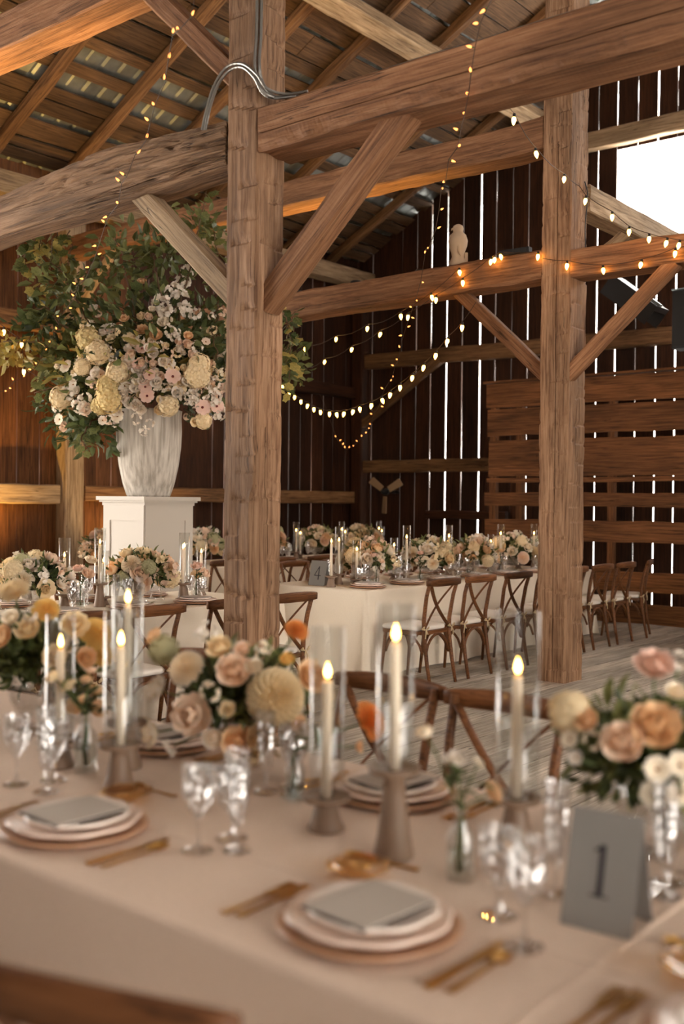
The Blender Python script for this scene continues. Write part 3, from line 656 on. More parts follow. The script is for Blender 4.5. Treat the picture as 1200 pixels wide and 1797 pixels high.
# candles
def candle_set(p, hold_h, candle_h, glass_h, where, grp, glass_r=.042, z=TOPZ, rs=1.0, mesh_glass=True):
    x, y = p[0], p[1]; h = hold_h; OCC.append((x, y, .05))
    b = MB().lathe([(.001, 0), (.043*rs, 0), (.044*rs, .006), (.036*rs, h*.25), (.026*rs, h*.7), (.023*rs, h-.022), (.03*rs, h-.016), (.055*rs, h-.012), (.058*rs, h), (.054*rs, h), (.051*rs, h-.006), (.014, h-.006), (.014, h-.016), (.001, h-.016)], 28)
    single('candle_holder', b.mesh('candle_holder', 'taupe_ceramic', True), (x, y, z), 0, 'taupe ceramic candle holder '+where, 'candle holder', 'candle holders '+grp)
    t = thing('taper_candle', 'lit ivory taper candle '+where, 'candle', (x, y, z+h-.016), 0, 'taper candles '+grp)
    H = candle_h
    MB().lathe([(.001, 0), (.0135, 0), (.0125, H*.6), (.011, H-.006), (.008, H), (.001, H-.003)], 12).build('wax_body', 'wax', t, True)
    MB().tube([(0, 0, H-.004), (.001, 0, H+.006), (.002, 0, H+.012)], .0012, 5).build('wick', 'wick', t)
    MB().lathe([(.0008, H+.006), (.0045, H+.009), (.0072, H+.016), (.0068, H+.023), (.0042, H+.031), (.0018, H+.037), (.0003, H+.042)], 10).build('flame', 'flame', t, True)
    if glass_h:
        g = MB().lathe([(glass_r, 0), (glass_r, glass_h), (glass_r-.002, glass_h), (glass_r-.002, .0)], 32)
        single('hurricane_glass', g.mesh('hurricane_glass', 'clear_glass', True), (x, y, z+h-.006), 0, 'glass hurricane cylinder around candle '+where, 'glass cylinder', 'hurricane cylinders '+grp)
# ================================================================== TABLES
def cloth(x0, x1, y0, y1, label, seed, ztop=TOPZ, drop=.75, creases=(), mat='cloth_ivory'):
    rng = random.Random(seed); b = MB(); z = ztop-.001
    per = []; st = .03; rc = .03
    def side(a, c, fx):
        L = abs(c-a); n = max(2, int(L/st))
        for i in range(n): per.append(fx(a+(c-a)*i/n))
    side(x0+rc, x1-rc, lambda q: ((q, y0), (0, -1)))
    for k in range(6): a = -math.pi/2+math.pi/2*k/6; per.append(((x1-rc+rc*math.cos(a), y0+rc+rc*math.sin(a)), (math.cos(a), math.sin(a))))
    side(y0+rc, y1-rc, lambda q: ((x1, q), (1, 0)))
    for k in range(6): a = math.pi/2*k/6; per.append(((x1-rc+rc*math.cos(a), y1-rc+rc*math.sin(a)), (math.cos(a), math.sin(a))))
    side(x1-rc, x0+rc, lambda q: ((q, y1), (0, 1)))
    for k in range(6): a = math.pi/2+math.pi/2*k/6; per.append(((x0+rc+rc*math.cos(a), y1-rc+rc*math.sin(a)), (math.cos(a), math.sin(a))))
    side(y1-rc, y0+rc, lambda q: ((x0, q), (-1, 0)))
    for k in range(6): a = math.pi+math.pi/2*k/6; per.append(((x0+rc+rc*math.cos(a), y0+rc+rc*math.sin(a)), (math.cos(a), math.sin(a))))
    n = len(per); rows = [(-.012, 0), (-.003, -.003), (.0, -.012)]+[(None, -drop*k/14) for k in range(1, 15)]
    vs = []; fs = []
    for (o, dz) in rows:
        for i, ((px, py), (nx, ny)) in enumerate(per):
            if o is None:
                t = -dz/drop; cor = 1. if abs(nx*ny) > .05 else 0.
                rip = noise.noise((px*2.6+seed, py*2.6, t*.7))*1.3+.5*noise.noise((px*7+seed, py*7, t))
                oo = .012*t+.055*t**1.2*max(-.25, rip)+cor*.07*t
            else: oo = o
            vs.append((px+nx*oo, py+ny*oo, z+dz))
    for j in range(len(rows)-1):
        for i in range(n): fs.append((j*n+i, (j+1)*n+i, (j+1)*n+(i+1) % n, j*n+(i+1) % n))
    b.add(vs, fs)
    # top as a grid with ironed creases
    cx = [q for k, q in creases if k == 'x']; cy = [q for k, q in creases if k == 'y']
    def axisv(a, c, cr):
        v = [a+(c-a)*i/40 for i in range(41)]
        for q in cr: v += [q+d for d in (-.02, -.012, -.006, -.002, .002, .006, .012, .02)]
        return sorted(q for q in v if a <= q <= c)
    gx = axisv(x0+.012, x1-.012, cx); gy = axisv(y0+.012, y1-.012, cy); vs = []; fs = []
    for yy in gy:
        for xx in gx:
            h = z
            for q in cx: h += .004*math.exp(-((xx-q)/.005)**2)*(1 if True else 0)
            for q in cy: h += .0025*math.exp(-((yy-q)/.005)**2)
            vs.append((xx, yy, h))
    m = len(gx)
    for j in range(len(gy)-1):
        for i in range(m-1): fs.append((j*m+i, j*m+i+1, (j+1)*m+i+1, (j+1)*m+i))
    b.add(vs, fs)
    return tag(b.build('tablecloth', mat, None, True), label, 'tablecloth')
def table(x0, x1, y0, y1, label):
    t = thing('banquet_table', label, 'table', ((x0+x1)/2, (y0+y1)/2, 0)); w, d = (x1-x0)/2, (y1-y0)/2
    MB().box((0, 0, TOPZ-.02), (2*w-.05, 2*d-.05, .03)).build('table_top', 'timber_brown', t)
    for i in (-1, 1):
        for j in (-1, 1): MB().box((i*(w-.12), j*(d-.12), (TOPZ-.036)/2), (.06, .06, TOPZ-.036)).build('leg', 'timber_brown', t)
TA = (-3.9, .9, 1.285, 2.44); TB = (-6.72, -5.6, 1.2, 6.15); TC = (-6.75, -5.58, 7.16, 11.5); TD = (-9.95, -8.75, 6.6, 12.6)
for (q, nm) in ((TA, 'the foreground table bearing card 1'), (TB, 'the middle left table before the white pedestal'), (TC, 'the table bearing card 4'), (TD, 'the farthest table by the left wall')):
    table(*q, 'long banquet table hidden under the cloth, '+nm)
cloth(*TA, 'blush linen cloth on the blurred foreground table with card 1', 3, creases=(('x', -.775), ('y', 1.63)), mat='cloth')
cloth(*TB, 'ivory linen cloth on the middle left table before the white pedestal', 4)
cloth(*TC, 'ivory linen cloth falling to the floor from the table with card 4', 5)
cloth(*TD, 'pale cloth on the farthest table by the left wall', 6)
# ================================================================== CHAIRS  (faces local +Y, origin at floor centre)
def make_chair():
    t = thing('cross_back_chair', 'x', 'chair'); wd = 'chair_wood'
    for s in (-1, 1):
        MB().tube([(s*.19, -.285, 0), (s*.188, -.25, .18), (s*.185, -.215, .42), (s*.19, -.215, .55), (s*.20, -.245, .74), (s*.205, -.285, .875)], [.014, .0165, .019, .018, .017, .016], 8).build('leg', wd, t, True)
        MB().tube([(s*.20, .225, 0), (s*.19, .20, .25), (s*.18, .185, .44)], [.013, .016, .018], 8).build('leg', wd, t, True)
    # curved top rail
    pts = [(math.sin(a)*.245/math.sin(.55)*1.0, -.285-.0-(.03)*(math.cos(a)-math.cos(.55))/(1-math.cos(.55)), 0) for a in [(-.55+1.1*i/14) for i in range(15)]]
    b = MB(); vs = []; fs = []
    for i, (x, y, _) in enumerate(pts):
        e = abs(i-7)/7; hh = .034-.010*e**3; zc = .868-.004*e
        for (dy, dz) in ((-.011, -hh), (.011, -hh), (.013, hh*.7), (.006, hh), (-.006, hh), (-.013, hh*.7)): vs.append((x, y+dy, zc+dz))
    for i in range(14):
        for j in range(6): fs.append((i*6+j, i*6+(j+1) % 6, (i+1)*6+(j+1) % 6, (i+1)*6+j))
    fs += [tuple(range(5, -1, -1)), tuple(range(84, 90))]
    b.add(vs, fs).build('top_rail', wd, t, True)
    for s in (-1, 1):
        q = [(s*(.185-.37*u), -.275+.035*math.sin(math.pi*u)*1.0-(.0)+.055*u+.006*s, .845-.385*u) for u in [k/12 for k in range(13)]]
        MB().tube(q, .017, 6, True, None, .38, up=(1, 0, .8*s)).build('cross_slat', wd, t, True)
    def outline(w0, w1, d0, d1, r=.05):
        base = [(-w0, -d0), (w0, -d0), (w1, d1), (-w1, d1)]; out = []
        for i, p in enumerate(base):
            p = Vector(p); a = (Vector(base[i-1])-p).normalized(); c = (Vector(base[(i+1) % 4])-p).normalized()
            for k in range(5):
                u = k/4; out.append(tuple((p+a*r)*(1-u)**2+2*u*(1-u)*p+(p+c*r)*u*u))
        return out
    MB().prism(outline(.195, .225, .215, .21), .425, .455).build('seat', wd, t)
    ol = outline(.185, .222, .195, .215, .06); b = MB(); n = len(ol); vs = []; fs = []
    for k, (sc, z) in enumerate(((.96, .456), (1., .463), (1.01, .478), (.97, .492), (.8, .50), (.4, .503))):
        vs += [(x*sc, y*sc, z) for x, y in ol]
    for j in range(5):
        for i in range(n): fs.append((j*n+i, j*n+(i+1) % n, (j+1)*n+(i+1) % n, (j+1)*n+i))
    fs.append(tuple(range(5*n, 6*n))); fs.append(tuple(range(n-1, -1, -1))); b.add(vs, fs)
    cu = b.build('cushion', 'cushion', t, True)
    for s in (-1, 1):
        k = MB(); x0, y0 = s*.19, -.215
        k.tube([(x0+s*.02, y0-.02, .475), (x0+s*.035, y0-.03, .50), (x0+s*.05, y0-.02, .485), (x0+s*.02, y0-.022, .473)], .006, 5)
        k.tube([(x0-s*.02, y0-.02, .475), (x0-s*.035, y0-.03, .495), (x0-s*.045, y0-.02, .48), (x0, y0-.022, .473)], .006, 5)
        k.tube([(x0, y0-.024, .474), (x0+s*.012, y0-.032, .44), (x0+s*.02, y0-.03, .40)], .005, 5); k.tube([(x0, y0-.024, .474), (x0-s*.016, y0-.032, .435)], .005, 5)
        k.tube([(x0-.022, y0, .474), (x0, y0-.022, .474), (x0+.022, y0, .474), (x0, y0+.02, .474), (x0-.022, y0, .474)], .005, 5)
        k.build('tie_bow', 'jute', cu, True)
    # bentwood arches
    def arch(a, c, name='arch_brace'):
        a = Vector(a); c = Vector(c); q = []
        for i in range(13):
            u = i/12; p = a.lerp(c, u); q.append((p.x, p.y, .26+.165*min(1, math.sin(math.pi*u)**.55)))
        MB().tube(q, .012, 6).build(name, wd, t, True)
    arch((-.17, -.225, 0), (.17, -.225, 0)); arch((-.17, .19, 0), (.17, .19, 0))
    for s in (-1, 1): arch((s*.19, -.205, 0), (s*.19, .175, 0))
    return t
CH = make_chair()
def chair(p, rz, label, group=None): return place(CH, (p[0], p[1], 0), rz, label, group)
# chairs at the card-4 table, aisle side (backs at X=-4.93)
ys = [7.385, 7.97, 8.63, 9.25, 9.80, 10.40, 10.98]
for i, y in enumerate(ys):
    chair((-5.215, y), math.pi/2, 'cross-back chair on aisle side of the card 4 table, %s from the near end' % ORD[i], 'chairs at the card 4 table')
for i, y in enumerate([7.6, 8.3, 9.0, 9.7, 10.4, 11.1]):
    chair((-7.16, y), -math.pi/2, 'cross-back chair on wall side of the card 4 table, %s from the near end' % ORD[i], 'chairs at the card 4 table')
chair((-5.26, 11.66), math.pi*.60, 'cross-back chair turned at the far end of the card 4 table', 'chairs at the card 4 table')
for i, y in enumerate([2.3, 2.95, 3.6, 4.18, 4.86, 5.42]):
    chair((-5.15, y), math.pi/2, 'cross-back chair on near side of the middle left table, %s from the left' % ORD[i], 'chairs at the middle left table')
for i, y in enumerate([3.4, 4.1, 4.8, 5.45]):
    chair((-7.10, y), -math.pi/2, 'cross-back chair on pedestal side of the middle left table, %s from the left' % ORD[i], 'chairs at the middle left table')
for i, y in enumerate([7.2, 7.9, 8.75, 9.45, 10.2, 10.9, 11.6]):
    chair((-8.32, y), math.pi/2, 'cross-back chair on near side of the farthest table, %s from the left' % ORD[i], 'chairs at the farthest table')
# foreground table chairs
chair((-1.77, 2.75), math.pi, 'cross-back chair across the foreground table, right of the tallest candle', 'chairs at the foreground table')
chair((-2.28, 2.78), math.pi, 'blurred cross-back chair across the foreground table, behind the tallest candle', 'chairs at the foreground table')
chair((-3.2, 2.78), math.pi, 'cross-back chair across the foreground table hidden behind the flowers', 'chairs at the foreground table')
chair((-1.243, 1.135), math.radians(17), 'dark out-of-focus chair back at the bottom left corner, near side of foreground table', 'chairs at the foreground table')
# ================================================================== FOREGROUND TABLE TOP
rng = random.Random(42); gF = 'on the foreground table'
setting((-1.155, 1.50), 0, 'front and centre on the foreground table', gF, gpos=[(.255, .109), (.15, .20), (.18, .365)], tw=.1)
setting((-2.02, 1.50), 0, 'at the left edge of the foreground table', gF, gpos=[(.33, .08), (.325, .19), (.39, .14)], tw=.2)
setting((-.46, 1.50), 0, 'at the right edge of the foreground table', gF, gpos=[(.25, .13), (.19, .24), (.30, .2)])
setting((-2.85, 1.50), 0, 'at the far left of the foreground table', gF, gpos=[(.40, .13), (.44, .22), (.52, .14)])
setting((-1.63, 2.215), math.pi, 'across the foreground table behind the tallest candle', gF, gpos=[(.20, .17), (.25, .11), (.27, .2)])
setting((-2.5, 2.2), math.pi, 'across the foreground table behind the flowers', gF)
setting((-.55, 2.2), math.pi, 'across the foreground table beyond the right edge', gF, gpos=[(.2, .1), (.28, .13), (.26, .2)])
for i, (x, y, rz, wh) in enumerate([(-1.33, 1.69, .2, 'behind the front centre plates'), (-2.12, 1.735, .1, 'behind the plates at the left edge'), (-.62, 1.69, 0, 'behind the plates at the right edge')]):
    t = thing('amber_saucer', 'amber glass saucer with gold rim '+wh, 'saucer', (x, y, TOPZ), rz, 'amber saucers'); obj('bowl', SAUC, t, Matrix.Scale(.88, 4)); obj('gold_rim', GOLDRIM, t, Matrix.Scale(.88, 4))
    single('dessert_spoon', SPN, (x-.03, y+.10, TOPZ), 1.5+rz, 'small gold spoon laid beyond the amber saucer '+wh, 'spoon', 'dessert spoons')
gC = 'on the foreground table'
candle_set((-1.353, 1.842), .196, .285, .36, 'on the tallest holder, foreground centre', gC)
candle_set((-1.585, 1.89), .082, .285, .40, 'on the low holder left of the tallest one', gC)
candle_set((-1.185, 2.075), .115, .285, .42, 'beside the bud vase, foreground right', gC, .05)
candle_set((-2.218, 1.791), .125, .27, .36, 'in front of the left pair of flames', gC, .045)
candle_set((-2.385, 1.95), .135, .35, .42, 'behind the front left holder, taller flame', gC, .045)
candle_set((-2.536, 1.83), .085, .27, .36, 'leftmost, in front of the dark foliage', gC)
# table number cards
def strokes(b, segs, sc, th, z):
    for (x0, y0, x1, y1, w) in segs:
        dx, dy = x1-x0, y1-y0; L = math.hypot(dx, dy); nx, ny = -dy/L*w/2, dx/L*w/2
        b.prism([((x0+nx)*sc, (y0+ny)*sc), ((x0-nx)*sc, (y0-ny)*sc), ((x1-nx)*sc, (y1-ny)*sc), ((x1+nx)*sc, (y1+ny)*sc)], -th, th)
GLY = {'1': [(0, -.5, 0, .5, .12), (-.17, .36, .0, .46, .06), (-.2, -.485, .2, -.485, .035)], '4': [(.1, -.5, .1, .5, .085), (.1, .5, -.3, -.18, .06), (-.31, -.18, .3, -.18, .06)]}
def numcard(name, p, w, h, rz, digit, label, deep=.07, gs=.45):
    t = thing(name, label, 'table card', p, rz); a = math.atan2(deep/2, h); L = math.hypot(h, deep/2)
    for s_, nm in ((-1, 'front_panel'), (1, 'back_panel')):
        M = T(0, s_*deep/2, 0) @ Matrix.Rotation(s_*a, 4, 'X')
        o = MB().box((0, 0, L/2), (w, .0018, L)).build(nm, 'card_grey', t, M=M)
        if s_ < 0:
            b = MB(); strokes(b, GLY[digit], h*gs, .0005, 0); b.build('numeral', 'ink', o, M=T(0, -.0013, L*.5) @ Matrix.Rotation(math.pi/2, 4, 'X'))
    return t
numcard('table_number_card', (-.842, 1.81, TOPZ), .135, .205, .06, '1', 'grey tent card reading 1 on the right of the foreground table', .11)
numcard('table_number_card', (-6.275, 7.35, TOPZ), .19, .225, 0, '4', 'grey tent card reading 4 at the near end of the middle table', .09, .55)
# foreground flowers
def blist(base, zc, R, rows, back=0.):
    c = Vector(base)+Vector((0, 0, zc)); dc = depth(c); out = []
    for (x, y, rp, kind, col) in rows:
        p = pd(x, y, dc); off = (p-c).length; dd = math.sqrt(max(.0, R*R-off*off)) if off < R else -.2*(off-R)
        d = dc-.85*dd+back; out.append((pd(x, y, d), rp/FPX*d, kind, col))
    return out
ba = (-2.12, 2.16, TOPZ)
centerpiece('full arrangement of cream dahlias and blush roses left of centre, foreground table', ba, .23, rng, zc=.12, fol=.7, blooms=blist(ba, .20, .25, [
    (327, 1172, 33, 'dahlia', IVORY), (340, 1255, 42, 'rose', BLUSH), (484, 1222, 52, 'dahlia', CREAM), (412, 1178, 36, 'rose', BLUSH), (277, 1210, 30, 'rose', WHITE), (268, 1285, 32, 'rose', IVORY),
    (362, 1112, 24, 'spray', WHITE), (385, 1138, 26, 'rose', CREAM), (287, 1140, 30, 'hydrangea', GREEN), (272, 1118, 20, 'rose', PEACH), (418, 1300, 32, 'rose', PEACH), (455, 1292, 28, 'rose', CREAM), (442, 1318, 24, 'lisianthus', CREAM),
    (545, 1190, 36, 'rose', PEACH), (520, 1106, 22, 'dahlia', APRI), (503, 1157, 18, 'ranunculus', YEL), (462, 1140, 18, 'spray', IVORY), (425, 1140, 18, 'lisianthus', BLUSH), (370, 1215, 22, 'spray', IVORY), (400, 1245, 18, 'lisianthus', CREAM), (300, 1310, 18, 'spray', WHITE), (375, 1295, 22, 'rose', WHITE), (520, 1270, 20, 'lisianthus', PEACH), (445, 1170, 18, 'rose', IVORY), (490, 1310, 20, 'spray', IVORY)]))
bb_ = (-2.98, 2.05, TOPZ)
centerpiece('big arrangement of yellow dahlias and dark foliage at the left edge, foreground table', bb_, .22, rng, zc=.14, blooms=blist(bb_, .24, .24, [
    (25, 1040, 28, 'dahlia', CREAM), (80, 1070, 24, 'dahlia', YEL), (2, 1120, 26, 'rose', PEACH), (48, 1105, 26, 'rose', CREAM), (130, 1098, 28, 'rose', CREAM), (168, 1112, 30, 'dahlia', YEL), (150, 1155, 22, 'rose', PEACH), (95, 1152, 24, 'rose', CREAM), (20, 1085, 20, 'lisianthus', IVORY), (120, 1130, 20, 'spray', IVORY), (55, 1080, 18, 'spray', WHITE), (-20, 1070, 26, 'rose', CREAM), (178, 1150, 22, 'dahlia', YEL), (-25, 1160, 25, 'rose', BLUSH)]))
bc_ = (-.93, 2.22, TOPZ)
centerpiece('loose arrangement of peach roses and small open blooms at the right edge, foreground table', bc_, .22, rng, zc=.12, fol=.75, blooms=blist(bc_, .18, .25, [
    (1000, 1250, 42, 'hydrangea', CREAM), (1150, 1275, 50, 'rose', PEACH), (1093, 1302, 42, 'rose', BLUSH), (1148, 1170, 38, 'rose', PINK), (1192, 1165, 26, 'spray', WHITE), (1153, 1350, 24, 'cosmos', IVORY), (1146, 1393, 25, 'cosmos', IVORY), (1193, 1342, 24, 'cosmos', IVORY), (1192, 1392, 26, 'cosmos', IVORY), (1000, 1298, 17, 'cosmos', IVORY), (1030, 1265, 24, 'rose', PEACH), (1185, 1215, 22, 'lisianthus', IVORY), (1240, 1270, 46, 'rose', BLUSH), (1250, 1350, 40, 'dahlia', CREAM), (1040, 1300, 20, 'spray', IVORY), (1010, 1330, 14, 'cosmos', WHITE)]))
p = Vector((-2.43, 1.84, TOPZ)); d = depth(p)
budvase('small glass vase of pale peach roses on the left of the foreground table', p, [(pd(x, y, d+.02*k), r/FPX*d, kd, c) for k, (x, y, r, kd, c) in enumerate([(92, 1188, 18, 'ranunculus', CREAM), (122, 1206, 20, 'rose', CREAM), (152, 1193, 16, 'ranunculus', PEACH), (160, 1178, 15, 'lisianthus', BLUSH), (138, 1238, 24, 'rose', PEACH), (166, 1216, 20, 'rose', PEACH), (172, 1245, 18, 'rose', PEACH)])], rng, sc=1.25)
p = Vector((-1.164, 1.815, TOPZ)); d = depth(p)
budvase('slim glass bud vase with white blooms right of the tallest candle', p, [(pd(x, y, d+.03*k), r/FPX*d, kd, c) for k, (x, y, r, kd, c) in enumerate([(798, 1338, 26, 'lisianthus', WHITE), (745, 1285, 22, 'ranunculus', IVORY), (862, 1392, 26, 'rose', PEACH), (838, 1340, 14, 'spray', IVORY)])], rng, sc=1.1)
p = Vector((-1.80, 2.02, TOPZ)); d = depth(p)
budvase('bud vase with one orange dahlia behind the tallest candle', p, [(pd(645, 1266, d), 36/FPX*d, 'dahlia', APRI), (pd(628, 1310, d), 14/FPX*d, 'lisianthus', PEACH)], rng)
# ================================================================== MIDDLE TABLES DECOR
rng = random.Random(77)
g4 = 'at the card 4 table'
for i, (y, x, R) in enumerate([(7.93, -6.15, .26), (8.85, -6.12, .26), (9.78, -6.15, .25), (10.6, -6.15, .25), (11.2, -6.15, .2)]):
    centerpiece('low bowl of cream and blush roses on card 4 table, %s from the near end' % ORD[i], (x, y, TOPZ), R, rng, 27, group='centerpieces on the card 4 table')
cs = [((-6.22, 7.56), .10, .31, .44), ((-6.07, 7.27), .10, .31, .0), ((-6.04, 7.60), .06, .27, .36), ((-5.98, 8.30), .13, .30, .42), ((-6.22, 8.42), .06, .28, .36), ((-6.1, 9.22), .12, .30, .42), ((-6.2, 9.36), .08, .28, .36), ((-6.05, 10.18), .12, .31, .42), ((-6.25, 10.3), .06, .27, .36), ((-6.05, 10.93), .12, .3, .42), ((-6.25, 10.92), .05, .27, .36)]
for i, (q, a, b_, c) in enumerate(cs):
    candle_set(q, a, b_, c, 'on card 4 table, %s from the near end' % ORD[i], 'on the card 4 table')
for i, (q, fl_) in enumerate([((-5.90, 7.72), [(-.03, 0, .27, PINK), (.03, .03, .22, BLUSH)]), ((-5.9, 8.42), [(0, 0, .27, PINK), (.04, .04, .22, IVORY), (-.05, .02, .2, BLUSH)]), ((-6.02, 9.47), [(0, 0, .24, IVORY), (.04, .04, .2, PEACH)]), ((-6.0, 10.1), [(0, 0, .24, PEACH), (.04, .04, .2, IVORY)])]):
    budvase('little glass bud vase of pale blooms on card 4 table, %s from the near end' % ORD[i], (q[0], q[1], TOPZ), [((q[0]+a, q[1]+b_, TOPZ+c), .04, 'rose', col) for a, b_, c, col in fl_], rng, 'bud vases on the card 4 table')
for i, y in enumerate([7.45, 8.05, 8.66, 9.27, 9.88, 10.49, 11.08]):
    setting((-5.79, y), math.pi/2, 'at the %s place, aisle side of card 4 table' % ORD[i], g4, full=False, gpos=[(.12, .2), (.20, .17), (.19, .27)], glasses=('w', 'g', 'f') if i % 2 else ('g', 'w', 't'))
for i, y in enumerate([7.7, 8.3, 8.9, 9.5, 10.1, 10.7]):
    setting((-6.53, y), -math.pi/2, 'at the %s place, wall side of card 4 table' % ORD[i], g4, full=False, gpos=[(.12, .2), (.20, .17), (.19, .25)])
g2 = 'at the middle left table'
for i, (x, y, R) in enumerate([(-6.16, 4.22, .24), (-6.16, 5.14, .25), (-6.16, 3.3, .24)]):
    centerpiece('bowl of pale roses and greenery on middle left table, %s' % ('at the left edge', 'below the white pedestal', 'beyond the left frame edge')[i], (x, y, TOPZ), R, rng, 28, group='centerpieces on the middle left table')
cs = [((-6.2, 4.5), .10, .27, .40), ((-6.1, 4.73), .17, .29, .40), ((-6.2, 4.84), .06, .26, .34), ((-6.0, 5.43), .14, .27, .0), ((-6.15, 5.58), .12, .29, .40), ((-6.3, 5.9), .06, .29, .40)]
for i, (q, a, b_, c) in enumerate(cs):
    candle_set(q, a, b_, c, 'on middle left table, %s from the left' % ORD[i], 'on the middle left table')
for i, (q, fl_) in enumerate([((-6.12, 4.58), [(-.03, 0, .27, PINK), (.03, .06, .33, IVORY), (.05, .02, .24, BLUSH)]), ((-6.05, 5.62), [(0, 0, .25, PINK), (.04, .04, .2, BLUSH), (-.04, .03, .18, PEACH)])]):
    budvase('little bud vase of pink roses on middle left table, %s' % ('beside the left bowl', 'near the hewn post')[i], (q[0], q[1], TOPZ), [((q[0]+a, q[1]+b_, TOPZ+c), .055, 'rose', col) for a, b_, c, col in fl_], rng, 'bud vases on the middle left table', 1.2)
for i, y in enumerate([3.6, 4.2, 4.8, 5.4]):
    setting((-5.82, y), math.pi/2, 'at the %s place, near side of middle left table' % ORD[i], g2, full=False, gpos=[(.12, .2), (.20, .17), (.19, .27)])
    setting((-6.5, y+.1), -math.pi/2, 'at the %s place, pedestal side of middle left table' % ORD[i], g2, full=False, gpos=[(.12, .2), (.20, .17), (.19, .25)])
g5 = 'at the farthest table'
for i, y in enumerate([7.3, 8.75, 9.9, 10.9, 11.9]):
    centerpiece('bowl of blush roses on the farthest table, %s from the left' % ORD[i], (-9.35, y, TOPZ), .27, rng, 26, group='centerpieces on the farthest table')
for i, (y, a, b_, c) in enumerate([(7.8, .08, .28, .36), (9.35, .08, .28, .36), (9.5, .13, .28, .4), (10.4, .1, .28, .4), (10.55, .06, .28, .36), (11.35, .1, .28, .4), (11.5, .06, .28, .36), (12.2, .1, .28, .4), (12.35, .06, .28, .36)]):
    candle_set((-9.35+.06*(i % 2), y), a, b_, c, 'on the farthest table, %s from the left' % ORD[i], 'on the farthest table')
for i, y in enumerate([7.4, 8.1, 8.9, 9.7, 10.4, 11.1, 11.8]):
    setting((-8.98, y), math.pi/2, 'at the %s place, near side of farthest table' % ORD[i], g5, full=False, gpos=[(.12, .2), (.20, .17), (.19, .27)])
# ================================================================== PEDESTAL, URN, ARRANGEMENT
PC = Vector((-7.50, 6.36, 0))
ped = thing('pedestal', 'white square panelled pedestal behind the middle left table', 'pedestal', PC)
HW = .28
MB().box((0, 0, .75), (2*HW, 2*HW, 1.5)).build('body', 'painted_white', ped)
MB().box((0, 0, .06), (2*HW+.05, 2*HW+.05, .12)).build('plinth', 'painted_white', ped)
b = MB(); b.box((0, 0, 1.49), (2*HW+.03, 2*HW+.03, .03)); b.box((0, 0, 1.512), (2*HW+.07, 2*HW+.07, .018)); b.box((0, 0, 1.538), (2*HW+.11, 2*HW+.11, .034)); b.build('cap', 'painted_white', ped)
for k in range(4):
    M = RZ(k*math.pi/2) @ T(HW, 0, 0); b = MB(); t_ = .012
    b.box((t_/2, -.235, .8), (t_, .09, 1.36), M); b.box((t_/2, .235, .8), (t_, .09, 1.36), M); b.box((t_/2, 0, 1.41), (t_, .38, .14), M); b.box((t_/2, 0, .2), (t_, .38, .16), M)
    b.build('panel_frame', 'painted_white', ped)
UZ = 1.555
urn = MB().lathe([(.001, 0), (.19, 0), (.20, .015), (.235, .12), (.27, .28), (.292, .46), (.298, .60), (.293, .72), (.296, .76), (.30, .785), (.285, .79), (.275, .76), (.27, .6), (.001, .55)], 48, squ=lambda a, z: 1+.006*math.sin(24*a))
um, unt, uout = newmat('urn_ribbed'); ub = bsdf(unt, uout, srgb('c6bfb4'), .8, 0, .2)
utc = N(unt, 'ShaderNodeTexCoord'); ump = N(unt, 'ShaderNodeMapping'); ump.inputs['Scale'].default_value = (34, 34, 2.2); unz = N(unt, 'ShaderNodeTexNoise'); unz.inputs['Scale'].default_value = 1; unz.inputs['Detail'].default_value = 5
unt.links.new(utc.outputs['Object'], ump.inputs[0]); unt.links.new(ump.outputs[0], unz.inputs['Vector'])
ur = ramp(unt, [(.35, srgb('a59c90')), (.62, srgb('d0c9be'))]); unt.links.new(unz.outputs[0], ur.inputs[0]); unt.links.new(ur.outputs[0], ub.inputs['Base Color'])
ubp = N(unt, 'ShaderNodeBump'); ubp.inputs['Strength'].default_value = .5; ubp.inputs['Distance'].default_value = .01; unt.links.new(unz.outputs[0], ubp.inputs['Height']); unt.links.new(ubp.outputs[0], ub.inputs['Normal'])
tag(urn.build('urn', 'urn_ribbed', None, True, M=Matrix.Translation((PC.x, PC.y, UZ))), 'tall pale ribbed urn standing on the white pedestal', 'urn')
rng = random.Random(9)
AC = Vector((PC.x, PC.y, UZ+.80)); ar = thing('urn_arrangement', 'huge wild arrangement of hydrangeas, blooms and trailing vines in the urn', 'flowers', AC)
dc = depth(AC)
def dome(x, y, rr=1.0, k=1.0):
    p = pd(x, y, dc); off = p-(AC+Vector((0, 0, .3))); q = (off.dot(CR)/1.15)**2+(off.dot(CU)/1.0)**2
    return dc-k*math.sqrt(max(.12, 1-q/(rr*rr)))*.75
